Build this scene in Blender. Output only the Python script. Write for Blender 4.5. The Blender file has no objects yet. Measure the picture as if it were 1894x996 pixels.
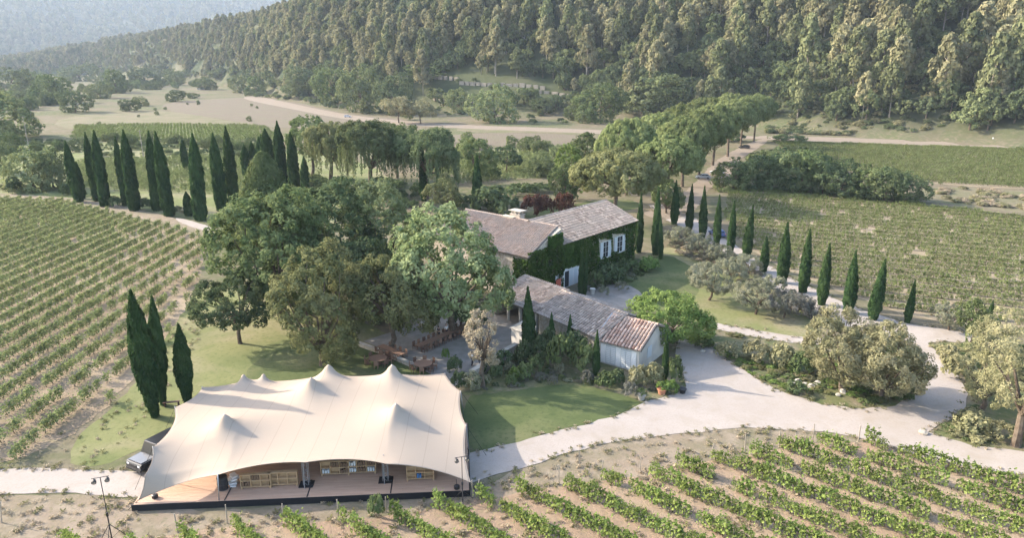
import bpy, math, random
import numpy as np
from mathutils import Vector, Matrix

# ------------------------------------------------------------------ camera, light, exposure
SC = bpy.context.scene
FPX, HCAM = 1300.0, 34.0
PITCH = math.atan(388 / 1300.0)
SP, CP = math.sin(PITCH), math.cos(PITCH)
cam_d = bpy.data.cameras.new('camera')
cam_d.sensor_width = 36.0
cam_d.lens = 36.0 * FPX / 1894.0
cam_d.clip_start, cam_d.clip_end = 0.5, 20000
cam = bpy.data.objects.new('camera', cam_d)
SC.collection.objects.link(cam)
cam.location = (0, 0, HCAM)
cam.rotation_euler = (math.pi / 2 - PITCH, 0, 0)
SC.camera = cam

SUN_EL, SUN_BACK = math.radians(27), math.radians(19)
S_DIR = Vector((-math.cos(SUN_EL) * math.cos(SUN_BACK), math.cos(SUN_EL) * math.sin(SUN_BACK), math.sin(SUN_EL)))
wd = bpy.data.worlds.new("World")
SC.world = wd
wd.use_nodes = True
nt = wd.node_tree
sky = nt.nodes.new('ShaderNodeTexSky')
sky.sky_type = 'NISHITA'
sky.sun_disc = False
sky.sun_elevation = SUN_EL
sky.sun_rotation = math.atan2(S_DIR.x, S_DIR.y)
sky.air_density = 1.0
sky.dust_density = 2.5
sky.ozone_density = 1.0
nt.nodes['Background'].inputs[1].default_value = 0.15
nt.links.new(sky.outputs[0], nt.nodes['Background'].inputs[0])
sun_d = bpy.data.lights.new('sun', 'SUN')
sun_d.energy = 3.0
sun_d.angle = math.radians(0.6)
sun_d.color = (1.0, 0.88, 0.73)
sun = bpy.data.objects.new('sun', sun_d)
SC.collection.objects.link(sun)
sun.rotation_euler = S_DIR.to_track_quat('Z', 'Y').to_euler()
sun.location = (-60, 40, 80)
SC.view_settings.view_transform = 'Standard'
SC.view_settings.look = 'None'
SC.view_settings.exposure = 1.95
SC.view_settings.gamma = 1.0
cy = SC.cycles
cy.max_bounces = 6
cy.diffuse_bounces = 3
cy.transmission_bounces = 4
cy.transparent_max_bounces = 6
cy.volume_bounces = 1
cy.use_denoising = True

R = np.random.RandomState(7)
random.seed(7)

# ------------------------------------------------------------------ picture geometry helpers (ground points seen from the camera)
def G(u, v, z=0.0):
    X = (u - 947) / FPX
    Y = -(v - 498) / FPX
    dy = Y * SP + CP
    dz = Y * CP - SP
    t = (z - HCAM) / dz
    return np.array([X * t, dy * t])

def proj(x, y, z):
    h = HCAM - z
    f = y * CP + h * SP
    up = y * SP - h * CP
    return 947 + FPX * x / f, 498 - FPX * up / f, f

def ztop(x, y, v):
    c = (498 - v) / FPX
    h = (y * SP - c * y * CP) / (CP + c * SP)
    return HCAM - h

def depth(x, y, z=0):
    return y * CP + (HCAM - z) * SP

# ------------------------------------------------------------------ terrain
_ph = np.random.RandomState(3).rand(40, 4)
def wav(x, y, sc, k0=0, n=8):
    s = 0
    for i in range(n):
        p = _ph[(k0 + i) % 40]
        a = p[0] * 6.283
        f = (0.6 + 0.9 * p[1]) / sc
        s = s + np.sin((x * math.cos(a) + y * math.sin(a)) * f * 6.283 + p[2] * 6.283)
    return s / n

TU = [-900, -400, 0, 200, 300, 430, 560, 700, 860, 1100, 1300, 1530, 1900, 2500, 3500]
RB = [1900, 1900, 1900, 1750, 1400, 1020, 640, 520, 470, 440, 410, 378, 352, 340, 330]
CAP = [0, 0, 8, 50, 75, 90, 92, 165, 245, 290, 300, 300, 300, 300, 260]
LL = [500, 500, 500, 450, 450, 450, 420, 560, 650, 700, 720, 720, 720, 720, 720]
U2 = [-2500, -900, -200, 0, 300, 450, 540, 600, 650, 800, 1400, 2500]
A2 = [5.0, 5.2, 5.4, 5.4, 5.2, 4.9, 4.45, 3.9, 3.4, 2.0, 1.0, 1.0]

def T(x, y):
    x = np.asarray(x, float); y = np.asarray(y, float)
    r = np.hypot(x, y)
    u = 947 + FPX * x / np.maximum(y, 1) * 1.0
    u = np.where(y < 5, np.where(x < 0, -900, 3500), u)
    u = np.clip(u, -2500, 3500)
    d = np.maximum(r - np.interp(u, TU, RB) - 15 * wav(x, y, 160, 5), 0)
    cap = np.interp(u, TU, CAP); L = np.interp(u, TU, LL)
    q = np.clip(d / L, 0, 1)
    h = cap * np.sin(q * math.pi / 2) * (1 + 0.10 * wav(x, y, 230, 11))
    h = h + np.clip(d / 200, 0, 1) * 7 * wav(x, y, 90, 20)
    d2 = np.clip((r - 3400) / 3600, 0, 1)
    h2 = (34 + 7000 * np.tan(np.radians(np.interp(u, U2, A2)))) * np.sin(d2 * math.pi / 2) ** 1.3 * (1 + 0.07 * wav(x, y, 900, 2) * np.clip(d2*2,0,1) + .03 * wav(x, y, 300, 9))
    h = np.maximum(h, 0) 
    fade = np.clip((y + 50) / 100, 0, 1)
    return np.maximum(h, h2) * fade

# ------------------------------------------------------------------ materials
MATS = {}
def newmat(name):
    m = bpy.data.materials.new(name)
    m.use_nodes = True
    MATS[name] = m
    return m, m.node_tree, m.node_tree.nodes['Principled BSDF']

def N(t, typ, **kw):
    n = t.nodes.new(typ)
    for k, v in kw.items():
        setattr(n, k, v)
    return n

def mixc(t, fac, a, b, blend='MIX'):
    n = N(t, 'ShaderNodeMix', data_type='RGBA', blend_type=blend)
    for i, val in ((0, fac), (6, a), (7, b)):
        if hasattr(val, 'is_output'):
            t.links.new(val, n.inputs[i])
        else:
            n.inputs[i].default_value = (tuple(val) + (1,)) if i else val
    return n.outputs[2]

def ramp(t, src, lo, hi):
    n = N(t, 'ShaderNodeMapRange')
    n.inputs[1].default_value = lo; n.inputs[2].default_value = hi
    t.links.new(src, n.inputs[0])
    return n.outputs[0]

def noise(t, vec, scale, detail=4, rough=0.6, dist=0.0):
    n = N(t, 'ShaderNodeTexNoise')
    n.inputs['Scale'].default_value = scale
    n.inputs['Detail'].default_value = detail
    n.inputs['Roughness'].default_value = rough
    n.inputs['Distortion'].default_value = dist
    if vec is not None:
        t.links.new(vec, n.inputs['Vector'])
    return n.outputs['Fac']

def pos(t):
    return N(t, 'ShaderNodeNewGeometry').outputs['Position']

def ocoord(t):
    return N(t, 'ShaderNodeTexCoord').outputs['Object']

def mapping(t, vec, rz=0, sc=(1, 1, 1)):
    n = N(t, 'ShaderNodeMapping')
    n.inputs['Rotation'].default_value = (0, 0, rz)
    n.inputs['Scale'].default_value = sc
    t.links.new(vec, n.inputs['Vector'])
    return n.outputs[0]

def bump(t, bsdf, h, strength, dist):
    b = N(t, 'ShaderNodeBump')
    b.inputs['Strength'].default_value = strength
    b.inputs['Distance'].default_value = dist
    t.links.new(h, b.inputs['Height'])
    t.links.new(b.outputs[0], bsdf.inputs['Normal'])

def flat(name, col, rough=0.7, metal=0.0, var=0.12, scale=3.0):
    m, t, b = newmat(name)
    n = noise(t, ocoord(t), scale, 4)
    c = mixc(t, n, [x * (1 - var) for x in col], [min(1, x * (1 + var)) for x in col])
    t.links.new(c, b.inputs['Base Color'])
    b.inputs['Roughness'].default_value = rough
    b.inputs['Metallic'].default_value = metal
    return m

def layered(name, cols, scales, rough=0.95, bmp=None, world=True, thr=None):
    """successive noise layers: cols[0] base, then each colour mixed in by its own noise"""
    m, t, b = newmat(name)
    v = pos(t) if world else ocoord(t)
    c = cols[0]
    for i, cc in enumerate(cols[1:]):
        lo, hi = thr[i] if thr else (0.42, 0.62)
        f = ramp(t, noise(t, v, scales[i], 5, 0.62, 0.3), lo, hi)
        c = mixc(t, f, c, cc)
    t.links.new(c, b.inputs['Base Color'])
    b.inputs['Roughness'].default_value = rough
    b.inputs['Specular IOR Level'].default_value = 0.15
    if bmp:
        bump(t, b, noise(t, v, bmp[0], 6, 0.7), bmp[1], bmp[2])
    return m

LEAF_UP = ('leaf_dark', 'leaf_mid', 'leaf_plane', 'leaf_olive_brown', 'leaf_umbrella', 'leaf_umbrella_pale', 'leaf_forest_broad', 'leaf_forest_dark', 'leaf_cypress', 'leaf_willow', 'leaf_bush_olive')
def leafmat(name, c1, c2, trans=0.3, nsc=0.35, c3=None):
    LS = 1.30 if name in LEAF_UP else 1.05
    c1, c2 = [x * LS for x in c1], [x * LS for x in c2]
    if c3: c3 = [x * LS for x in c3]
    trans = max(trans, .36)
    m, t, b = newmat(name)
    g = N(t, 'ShaderNodeNewGeometry')
    oi = N(t, 'ShaderNodeObjectInfo')
    c = mixc(t, g.outputs['Random Per Island'], c1, c2)
    if c3 is None:
        c3 = [x * 1.35 for x in c2]
    f = ramp(t, noise(t, ocoord(t), nsc, 3, 0.6), 0.40, 0.68)
    c = mixc(t, f, c, c3)
    hs = N(t, 'ShaderNodeHueSaturation')
    a = N(t, 'ShaderNodeMapRange'); a.inputs[3].default_value = 0.80; a.inputs[4].default_value = 1.2
    t.links.new(oi.outputs['Random'], a.inputs[0]); t.links.new(a.outputs[0], hs.inputs['Value'])
    a2 = N(t, 'ShaderNodeMapRange'); a2.inputs[3].default_value = 0.490; a2.inputs[4].default_value = 0.504
    mul = N(t, 'ShaderNodeMath', operation='FRACT'); mul2 = N(t, 'ShaderNodeMath', operation='MULTIPLY'); mul2.inputs[1].default_value = 7.31
    t.links.new(oi.outputs['Random'], mul2.inputs[0]); t.links.new(mul2.outputs[0], mul.inputs[0]); t.links.new(mul.outputs[0], a2.inputs[0])
    t.links.new(a2.outputs[0], hs.inputs['Hue'])
    t.links.new(c, hs.inputs['Color'])
    d = N(t, 'ShaderNodeBsdfDiffuse'); tr = N(t, 'ShaderNodeBsdfTranslucent')
    t.links.new(hs.outputs[0], d.inputs[0]); t.links.new(hs.outputs[0], tr.inputs[0])
    mx = N(t, 'ShaderNodeMixShader'); mx.inputs[0].default_value = trans
    t.links.new(d.outputs[0], mx.inputs[1]); t.links.new(tr.outputs[0], mx.inputs[2])
    t.links.new(mx.outputs[0], t.nodes['Material Output'].inputs['Surface'])
    return m

M = MATS
leafmat('leaf_dark', (.048, .074, .035), (.088, .122, .058), c3=(.125, .155, .080))
leafmat('leaf_mid', (.066, .096, .040), (.112, .148, .062), c3=(.15, .18, .082))
leafmat('leaf_plane', (.100, .135, .056), (.172, .21, .098), c3=(.235, .265, .14))
leafmat('leaf_olive_brown', (.080, .096, .042), (.138, .150, .068), c3=(.18, .185, .09))
leafmat('leaf_cypress', (.022, .048, .020), (.045, .080, .030), trans=0.1, c3=(.06, .10, .036))
leafmat('leaf_umbrella', (.085, .112, .045), (.145, .178, .072), c3=(.20, .225, .10), trans=.15)
leafmat('leaf_umbrella_pale', (.12, .135, .058), (.19, .20, .088), c3=(.24, .245, .12), trans=.15)
leafmat('leaf_forest_pine', (.165, .17, .088), (.28, .268, .15), c3=(.37, .34, .205), trans=.3, nsc=.2)
leafmat('leaf_forest_broad', (.088, .115, .052), (.15, .175, .082), c3=(.20, .22, .11), trans=.3, nsc=.2)
leafmat('leaf_forest_dark', (.062, .085, .044), (.105, .132, .066), c3=(.14, .165, .085), trans=.25, nsc=.2)
leafmat('leaf_vine', (.115, .155, .052), (.20, .245, .088), trans=.35, c3=(.27, .30, .12), nsc=1.0)
leafmat('leaf_bright', (.10, .17, .045), (.18, .26, .075), trans=.3, c3=(.24, .31, .10))
leafmat('leaf_silver', (.165, .178, .115), (.26, .27, .18), trans=.15, c3=(.33, .33, .24))
leafmat('leaf_bush_olive', (.125, .13, .065), (.21, .205, .115), trans=.25, c3=(.29, .27, .16))
leafmat('leaf_yellow', (.22, .23, .12), (.34, .335, .18), trans=.45, c3=(.42, .40, .235))
leafmat('leaf_blossom', (.28, .245, .165), (.46, .41, .29), trans=.2, c3=(.52, .45, .33))
leafmat('leaf_red', (.075, .035, .028), (.13, .065, .045), trans=.2, c3=(.16, .09, .06))
leafmat('leaf_willow', (.070, .096, .045), (.115, .145, .068), trans=.2, c3=(.145, .17, .085))
leafmat('leaf_grass', (.11, .135, .05), (.19, .19, .085), trans=.25, c3=(.24, .21, .12))
leafmat('leaf_dry', (.32, .27, .19), (.42, .36, .26), trans=.2, c3=(.38, .33, .24))
leafmat('leaf_ivy', (.028, .062, .014), (.055, .105, .024), trans=.15, c3=(.085, .14, .035), nsc=.5)
leafmat('leaf_lavender', (.12, .13, .10), (.18, .18, .14), trans=.1, c3=(.22, .2, .18))
layered('bark', [(.10, .075, .055), (.16, .13, .10)], [2.0], bmp=(6, .5, .05), world=False)
layered('bark_pale', [(.24, .21, .17), (.34, .30, .25)], [2.0], world=False)
layered('ground_mat', [(.20, .165, .115), (.30, .25, .19), (.13, .15, .065), (.33, .29, .235)], [.05, .035, .4], bmp=(3.0, .5, .08), thr=[(.4, .6), (.5, .62), (.52, .72)])
def _hill():
    m, t, b = newmat('hill_mat')
    v = pos(t)
    c = mixc(t, ramp(t, noise(t, v, .02, 6), .42, .6), (.04, .055, .03), (.075, .085, .045))
    c = mixc(t, ramp(t, noise(t, v, .006, 6), .55, .66), c, (.13, .125, .08))
    at = N(t, 'ShaderNodeAttribute', attribute_name='hill')
    g = mixc(t, ramp(t, noise(t, v, .02, 6), .45, .6), (.15, .13, .088), (.09, .11, .05))
    g = mixc(t, ramp(t, noise(t, v, .12, 5), .5, .65), g, (.11, .12, .06))
    g = mixc(t, ramp(t, noise(t, v, .5, 5), .45, .7), g, (.195, .165, .12))
    c = mixc(t, at.outputs['Fac'], g, c)
    t.links.new(c, b.inputs['Base Color'])
    b.inputs['Roughness'].default_value = 1.0
    b.inputs['Specular IOR Level'].default_value = 0.05
    bump(t, b, noise(t, v, 1.2, 6, .7), .5, .25)
_hill()
layered('gravel', [(.325, .287, .255), (.36, .322, .29), (.285, .25, .216), (.30, .262, .22)], [.18, 5.0, .35], bmp=(14, .5, .04), thr=[(.35, .65), (.5, .75), (.5, .7)])
layered('gravel_warm', [(.22, .182, .142), (.25, .208, .165), (.18, .15, .11)], [.25, 1.2], bmp=(14, .35, .03), thr=[(.35, .65), (.5, .72)])
layered('terrace_gravel', [(.235, .215, .19), (.29, .265, .24)], [.8], bmp=(14, .35, .03))
layered('lawn_grass', [(.072, .095, .036), (.105, .125, .05), (.155, .152, .075), (.055, .077, .03)], [.16, .08, 2.2], bmp=(9, .7, .05), thr=[(.4, .6), (.52, .66), (.5, .75)])
layered('lawn_dry', [(.125, .145, .055), (.17, .178, .076), (.24, .21, .13), (.095, .115, .042)], [.16, .07, 2.2], bmp=(9, .7, .05), thr=[(.4, .6), (.48, .64), (.52, .75)])
layered('verge_dry', [(.225, .18, .132), (.155, .14, .088), (.27, .225, .172), (.12, .125, .06)], [.12, .6, 2.0], bmp=(5, .8, .08), thr=[(.4, .62), (.45, .7), (.56, .75)])
layered('garden_soil', [(.13, .135, .06), (.19, .16, .11), (.075, .10, .04), (.30, .26, .20)], [.25, .6, 1.6], bmp=(4, .9, .1), thr=[(.4, .6), (.45, .65), (.6, .75)])
def vinesoil(name, rz, a, b_, c_, grass, per):
    m, t, b = newmat(name)
    v = pos(t)
    mp = mapping(t, v, rz)
    st = mapping(t, v, rz, (1.0, .06, 1))
    c = mixc(t, ramp(t, noise(t, st, 1.3, 5), .35, .65), a, b_)
    c = mixc(t, ramp(t, noise(t, v, .09, 5), .45, .65), c, c_)
    c = mixc(t, ramp(t, noise(t, v, 1.3, 6, .7), .52, .72), c, grass)
    t.links.new(c, b.inputs['Base Color'])
    b.inputs['Roughness'].default_value = 1
    b.inputs['Specular IOR Level'].default_value = 0.1
    bump(t, b, noise(t, v, 3.5, 6, .75), .9, .12)
vinesoil('soil_left', 0, (.27, .21, .148), (.20, .158, .11), (.31, .25, .185), (.19, .18, .09), 2.5)
vinesoil('soil_front', math.radians(42), (.32, .23, .162), (.25, .188, .135), (.33, .26, .19), (.22, .20, .11), 2.8)
vinesoil('soil_right', math.radians(60), (.28, .225, .155), (.23, .19, .13), (.30, .25, .18), (.14, .15, .07), 2.4)
vinesoil('field_plough', math.radians(80), (.145, .12, .092), (.175, .145, .112), (.16, .145, .10), (.12, .125, .065), 2)
vinesoil('field_straw', math.radians(80), (.195, .165, .115), (.17, .155, .10), (.135, .14, .075), (.12, .13, .06), 2)
vinesoil('field_green', math.radians(80), (.125, .155, .06), (.17, .185, .08), (.23, .215, .13), (.10, .13, .05), 2)

def _fabric():
    m, t, b = newmat('tent_fabric')
    n = noise(t, ocoord(t), .5, 3)
    c = mixc(t, n, (.405, .335, .268), (.43, .358, .29))
    w = N(t, 'ShaderNodeTexWave', wave_type='BANDS', bands_direction='X')
    w.inputs['Scale'].default_value = .17; w.inputs['Distortion'].default_value = .05
    t.links.new(ocoord(t), w.inputs['Vector'])
    sm = N(t, 'ShaderNodeMapRange'); sm.inputs[1].default_value = .0; sm.inputs[2].default_value = .004; sm.inputs[3].default_value = .84; sm.inputs[4].default_value = 1
    t.links.new(w.outputs['Fac'], sm.inputs[0])
    c = mixc(t, 1.0, c, sm.outputs[0], 'MULTIPLY')
    d = N(t, 'ShaderNodeBsdfDiffuse'); tr = N(t, 'ShaderNodeBsdfTranslucent')
    t.links.new(c, d.inputs[0]); t.links.new(c, tr.inputs[0])
    mx = N(t, 'ShaderNodeMixShader'); mx.inputs[0].default_value = .10
    t.links.new(d.outputs[0], mx.inputs[1]); t.links.new(tr.outputs[0], mx.inputs[2])
    t.links.new(mx.outputs[0], t.nodes['Material Output'].inputs['Surface'])
_fabric()
def _tile(name, a, b_, c_, d_):
    m, t, b = newmat(name)
    g = N(t, 'ShaderNodeNewGeometry')
    c = mixc(t, g.outputs['Random Per Island'], a, b_)
    c = mixc(t, ramp(t, noise(t, g.outputs['Position'], .45, 5), .42, .62), c, c_)
    c = mixc(t, ramp(t, noise(t, g.outputs['Position'], 3.0, 5, .7), .5, .72), c, d_)
    t.links.new(c, b.inputs['Base Color'])
    b.inputs['Roughness'].default_value = .95
    b.inputs['Specular IOR Level'].default_value = .15
_tile('tile_grey', (.20, .16, .135), (.52, .43, .365), (.33, .285, .245), (.21, .185, .16))
_tile('tile_pink', (.27, .205, .165), (.43, .34, .28), (.32, .27, .235), (.20, .175, .155))
_tile('tile_warm', (.27, .16, .12), (.66, .49, .40), (.44, .34, .28), (.20, .165, .145))
flat('roof_bed', (.14, .115, .095), .95, 0, .2, 3)
layered('stone_wall', [(.40, .35, .28), (.30, .25, .19), (.48, .43, .36)], [1.2, 3.0], bmp=(5, .8, .06))
layered('plaster_pale', [(.58, .54, .48), (.48, .45, .41)], [.6], bmp=(9, .3, .02))
layered('plaster_white', [(.66, .66, .66), (.58, .58, .59)], [.8])
layered('stone_cap', [(.44, .41, .36), (.34, .31, .265)], [1.5])
flat('shutter_blue', (.52, .55, .565), .6)
flat('red_panel', (.52, .12, .07), .6)
flat('window_dark', (.03, .035, .04), .12, 0, .05)
flat('black_metal', (.018, .018, .02), .5)
flat('black_cloth', (.012, .013, .016), .95)
flat('steel', (.34, .35, .36), .4, .7)
flat('white_paint', (.75, .75, .74), .5)
flat('rubber', (.02, .02, .02), .8)
flat('chrome', (.5, .5, .52), .25, .9)
flat('book_blue', (.06, .17, .36), .6)
flat('book_white', (.6, .62, .62), .6)
flat('book_brown', (.16, .10, .06), .6)
flat('terracotta', (.42, .19, .11), .8)
flat('rattan', (.13, .07, .045), .8, 0, .4, 9)
flat('rattan_light', (.24, .14, .09), .8, 0, .35, 9)
flat('cloth_white', (.72, .71, .70), .9)
flat('skin', (.46, .29, .21), .6)
flat('cloth_dark', (.03, .032, .045), .9)
flat('hair_dark', (.04, .028, .02), .8)
flat('brick_chimney', (.45, .38, .31), .9, 0, .25, 5)
flat('post_wood', (.30, .26, .21), .9, 0, .25, 5)
def _wood(name, a, b_, sc, rz=0.0):
    m, t, b = newmat(name)
    g = N(t, 'ShaderNodeNewGeometry')
    c = mixc(t, g.outputs['Random Per Island'], a, b_)
    st = mapping(t, ocoord(t), rz, sc)
    c = mixc(t, ramp(t, noise(t, st, 4.0, 4), .45, .75), c, [x * .9 for x in a])
    t.links.new(c, b.inputs['Base Color'])
    b.inputs['Roughness'].default_value = .65
_wood('deck_wood', (.46, .30, .21), (.52, .35, .25), (.2, 2, 1))
_wood('shelf_wood', (.42, .27, .14), (.55, .38, .22), (1, 1, 3))

def paint(name, col):
    m, t, b = newmat(name)
    b.inputs['Base Color'].default_value = tuple(col) + (1,)
    b.inputs['Roughness'].default_value = .3
    b.inputs['Coat Weight'].default_value = .5
    return m
paint('paint_silver', (.42, .44, .46)); paint('paint_white', (.7, .7, .7)); paint('paint_blue', (.06, .10, .22)); paint('paint_black', (.015, .016, .02)); paint('paint_grey', (.13, .135, .145))

# ------------------------------------------------------------------ mesh builder
class MB:
    def __init__(self):
        self.v = []; self.f = {3: [], 4: []}; self.m = {3: [], 4: []}; self.n = 0
    def add(self, V, F, mi=0):
        V = np.asarray(V, np.float32).reshape(-1, 3); F = np.asarray(F, np.int32)
        k = F.shape[1]
        self.v.append(V); self.f[k].append(F + self.n); self.m[k].append(np.full(len(F), mi, np.int32)); self.n += len(V)
        return self
    def box(self, c, s, rz=0, mi=0, taper=(1, 1)):
        sx, sy, sz = s[0] / 2, s[1] / 2, s[2] / 2
        P = np.array([[-sx, -sy, -sz], [sx, -sy, -sz], [sx, sy, -sz], [-sx, sy, -sz], [-sx, -sy, sz], [sx, -sy, sz], [sx, sy, sz], [-sx, sy, sz]], float)
        P[4:, 0] *= taper[0]; P[4:, 1] *= taper[1]
        cz, sn = math.cos(rz), math.sin(rz)
        Q = P.copy(); Q[:, 0] = P[:, 0] * cz - P[:, 1] * sn; Q[:, 1] = P[:, 0] * sn + P[:, 1] * cz
        return self.add(Q + np.array(c, float), BOXF, mi)
    def tube(self, pts, rad, n=6, mi=0, cap=True):
        pts = np.asarray(pts, float); rad = np.broadcast_to(np.asarray(rad, float), (len(pts),))
        V = []
        for i, p in enumerate(pts):
            d = pts[min(i + 1, len(pts) - 1)] - pts[max(i - 1, 0)]
            d = d / (np.linalg.norm(d) + 1e-9)
            a = np.cross(d, [0, 0, 1.0] if abs(d[2]) < .9 else [1.0, 0, 0]); a /= np.linalg.norm(a) + 1e-9
            b = np.cross(d, a)
            th = np.arange(n) * 2 * math.pi / n
            V.append(p + rad[i] * (np.cos(th)[:, None] * a + np.sin(th)[:, None] * b))
        F = []
        for i in range(len(pts) - 1):
            for j in range(n):
                F.append([i * n + j, i * n + (j + 1) % n, (i + 1) * n + (j + 1) % n, (i + 1) * n + j])
        V = np.concatenate(V)
        if cap:
            V = np.concatenate([V, pts[:1], pts[-1:]])
            k = len(V)
            T3 = [[k - 2, (j + 1) % n, j] for j in range(n)] + [[k - 1, (len(pts) - 1) * n + j, (len(pts) - 1) * n + (j + 1) % n] for j in range(n)]
            base = self.n
            self.add(V, F, mi)
            self.f[3].append(np.array(T3, np.int32) + base); self.m[3].append(np.full(len(T3), mi, np.int32))
            return self
        return self.add(V, F, mi)
    def poly(self, pts, mi=0):
        """flat convex-ish quad or triangle list"""
        pts = np.asarray(pts, float)
        k = len(pts)
        if k == 4: return self.add(pts, [[0, 1, 2, 3]], mi)
        return self.add(pts, [[0, i, i + 1] for i in range(1, k - 1)], mi)
    def mesh(self, name, mats, smooth=False):
        me = bpy.data.meshes.new(name)
        V = np.concatenate(self.v) if self.v else np.zeros((0, 3), np.float32)
        me.vertices.add(len(V)); me.vertices.foreach_set('co', V.ravel())
        q = np.concatenate(self.f[4]) if self.f[4] else np.zeros((0, 4), np.int32)
        t = np.concatenate(self.f[3]) if self.f[3] else np.zeros((0, 3), np.int32)
        li = np.concatenate([q.ravel(), t.ravel()]); nq, ntr = len(q), len(t)
        me.loops.add(len(li)); me.loops.foreach_set('vertex_index', li)
        me.polygons.add(nq + ntr)
        me.polygons.foreach_set('loop_start', np.concatenate([np.arange(nq) * 4, nq * 4 + np.arange(ntr) * 3]).astype(np.int32))
        me.polygons.foreach_set('loop_total', np.concatenate([np.full(nq, 4), np.full(ntr, 3)]).astype(np.int32))
        mi = np.concatenate(self.m[4] + self.m[3]) if (self.m[4] or self.m[3]) else np.zeros(0, np.int32)
        me.polygons.foreach_set('material_index', mi.astype(np.int32))
        me.polygons.foreach_set('use_smooth', np.full(nq + ntr, bool(smooth)))
        for m in (mats if isinstance(mats, (list, tuple)) else [mats]):
            me.materials.append(MATS[m] if isinstance(m, str) else m)
        me.update(calc_edges=True)
        return me
    def obj(self, name, mats, parent=None, smooth=False, loc=None, rz=0, **kw):
        return link(name, self.mesh(name, mats, smooth), parent, loc, rz, **kw)

BOXF = [[0, 3, 2, 1], [4, 5, 6, 7], [0, 1, 5, 4], [1, 2, 6, 5], [2, 3, 7, 6], [3, 0, 4, 7]]
COL = SC.collection
def link(name, data, parent=None, loc=None, rz=0, label=None, cat=None, group=None, kind=None):
    o = bpy.data.objects.new(name, data)
    COL.objects.link(o)
    if parent is not None: o.parent = parent
    if loc is not None: o.location = loc
    if rz: o.rotation_euler = (0, 0, rz)
    if label: o['label'] = label
    if cat: o['category'] = cat
    if group: o['group'] = group
    if kind: o['kind'] = kind
    return o
def empty(name, loc, rz=0, **kw):
    return link(name, None, None, loc, rz, **kw)

def unit(a):
    return a / (np.linalg.norm(a, axis=-1, keepdims=True) + 1e-9)

def leaves(mb, P, Nn, size, rs, asp=1.0, mi=0, along=None):
    n = len(P)
    Nn = unit(Nn)
    t = rs.normal(size=(n, 3)) if along is None else along + rs.normal(size=(n, 3)) * .25
    t = t - (t * Nn).sum(1, keepdims=True) * Nn; t = unit(t)
    b = np.cross(Nn, t)
    s = (np.asarray(size) * rs.uniform(.65, 1.35, n))[:, None]
    k = rs.uniform(-.3, .3, (n, 1)) * s
    V = np.stack([P - t * s * asp * .5, P - b * s * .5 + t * k + Nn * s * .12, P + t * s * asp * .5, P + b * s * .5 - t * k + Nn * s * .12], 1)
    mb.add(V.reshape(-1, 3), np.arange(n * 4).reshape(n, 4), mi)

def crown(mb, rs, lobes, ncl, rc, m, leaf, asp=1.0, low=-.35, mi=0, jit=.45, inner=.78, sq=1.0, along=None):
    """leaf clumps over the surface of a set of overlapping ellipsoid lobes"""
    L = np.array(lobes, float)
    C, D = [], []
    for l in L:
        k = int(ncl * (l[3] * l[4] + l[3] * l[5]) / 2)
        d = unit(rs.normal(size=(k * 2 + 4, 3)))
        d = d[d[:, 2] > low][:max(k, 3)]
        c = l[:3] + d * l[3:6] * rs.uniform(.82, 1.08, (len(d), 1))
        C.append(c); D.append(unit(d / l[3:6]))
    C = np.concatenate(C); D = np.concatenate(D)
    ok = np.ones(len(C), bool)
    for l in L:
        q = np.linalg.norm((C - l[:3]) / l[3:6], axis=1)
        ok &= q > inner
    C, D = C[ok], D[ok]
    r = rc * rs.uniform(.65, 1.4, len(C))
    e = unit(rs.normal(size=(len(C), m, 3)) + D[:, None] * .75)
    sc = np.array([1, 1, sq])
    P = C[:, None] + e * sc * (r[:, None] * rs.uniform(.55, 1.0, (len(C), m)))[..., None]
    Nn = e * .9 + D[:, None] * .5 + rs.normal(size=e.shape) * jit
    leaves(mb, P.reshape(-1, 3), Nn.reshape(-1, 3), leaf, rs, asp, mi, along)
    return C

def limbs(mb, rs, C, base, h0, r0, k, mi=0):
    """trunk with limbs reaching k of the clumps"""
    base = np.array(base, float)
    fork = base + [rs.normal() * .15, rs.normal() * .15, h0]
    mb.tube([base - [0, 0, .2], base + [0, 0, .15], (base + fork) / 2 + rs.normal(size=3) * .05 * h0, fork], [r0 * 1.5, r0 * 1.1, r0 * .95, r0 * .8], 8, mi)
    idx = rs.choice(len(C), min(k, len(C)), replace=False)
    for i in idx:
        e = C[i]
        mid = fork * .5 + e * .5 + rs.normal(size=3) * .06 * np.linalg.norm(e - fork) + np.array([0, 0, .04 * np.linalg.norm(e - fork)])
        mb.tube([fork, mid, e], [r0 * .55, r0 * .3, r0 * .08], 5, mi)

def lobes_round(rs, w, z0, h, n, small=.5):
    """n lobes filling an ellipsoid of radius w, from z0 to h"""
    hz = (h - z0) / 2; cz = z0 + hz
    w = w * 1.06
    out = [(0, 0, cz, w * .74, w * .74, hz * .82)]
    for i in range(n):
        a = i * 2.4 + rs.rand() * .8; q = -.85 + 1.6 * ((i * .618 + rs.rand() * .25) % 1)
        rr = math.sqrt(max(0.05, 1 - q * q * .8)) * .68
        s = rs.uniform(small * .75, small * 1.15)
        out.append((math.cos(a) * rr * w, math.sin(a) * rr * w, cz + q * hz * .72, w * s, w * s, hz * s * .95))
    return out

def two_part(name, loc, crown_mb, trunk_mb, cm, tm, label, cat='tree', group=None):
    e = empty(name, loc, label=label, cat=cat, group=group)
    if trunk_mb: trunk_mb.obj('trunk', tm, e)
    crown_mb.obj('crown', cm, e)
    return e

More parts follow.
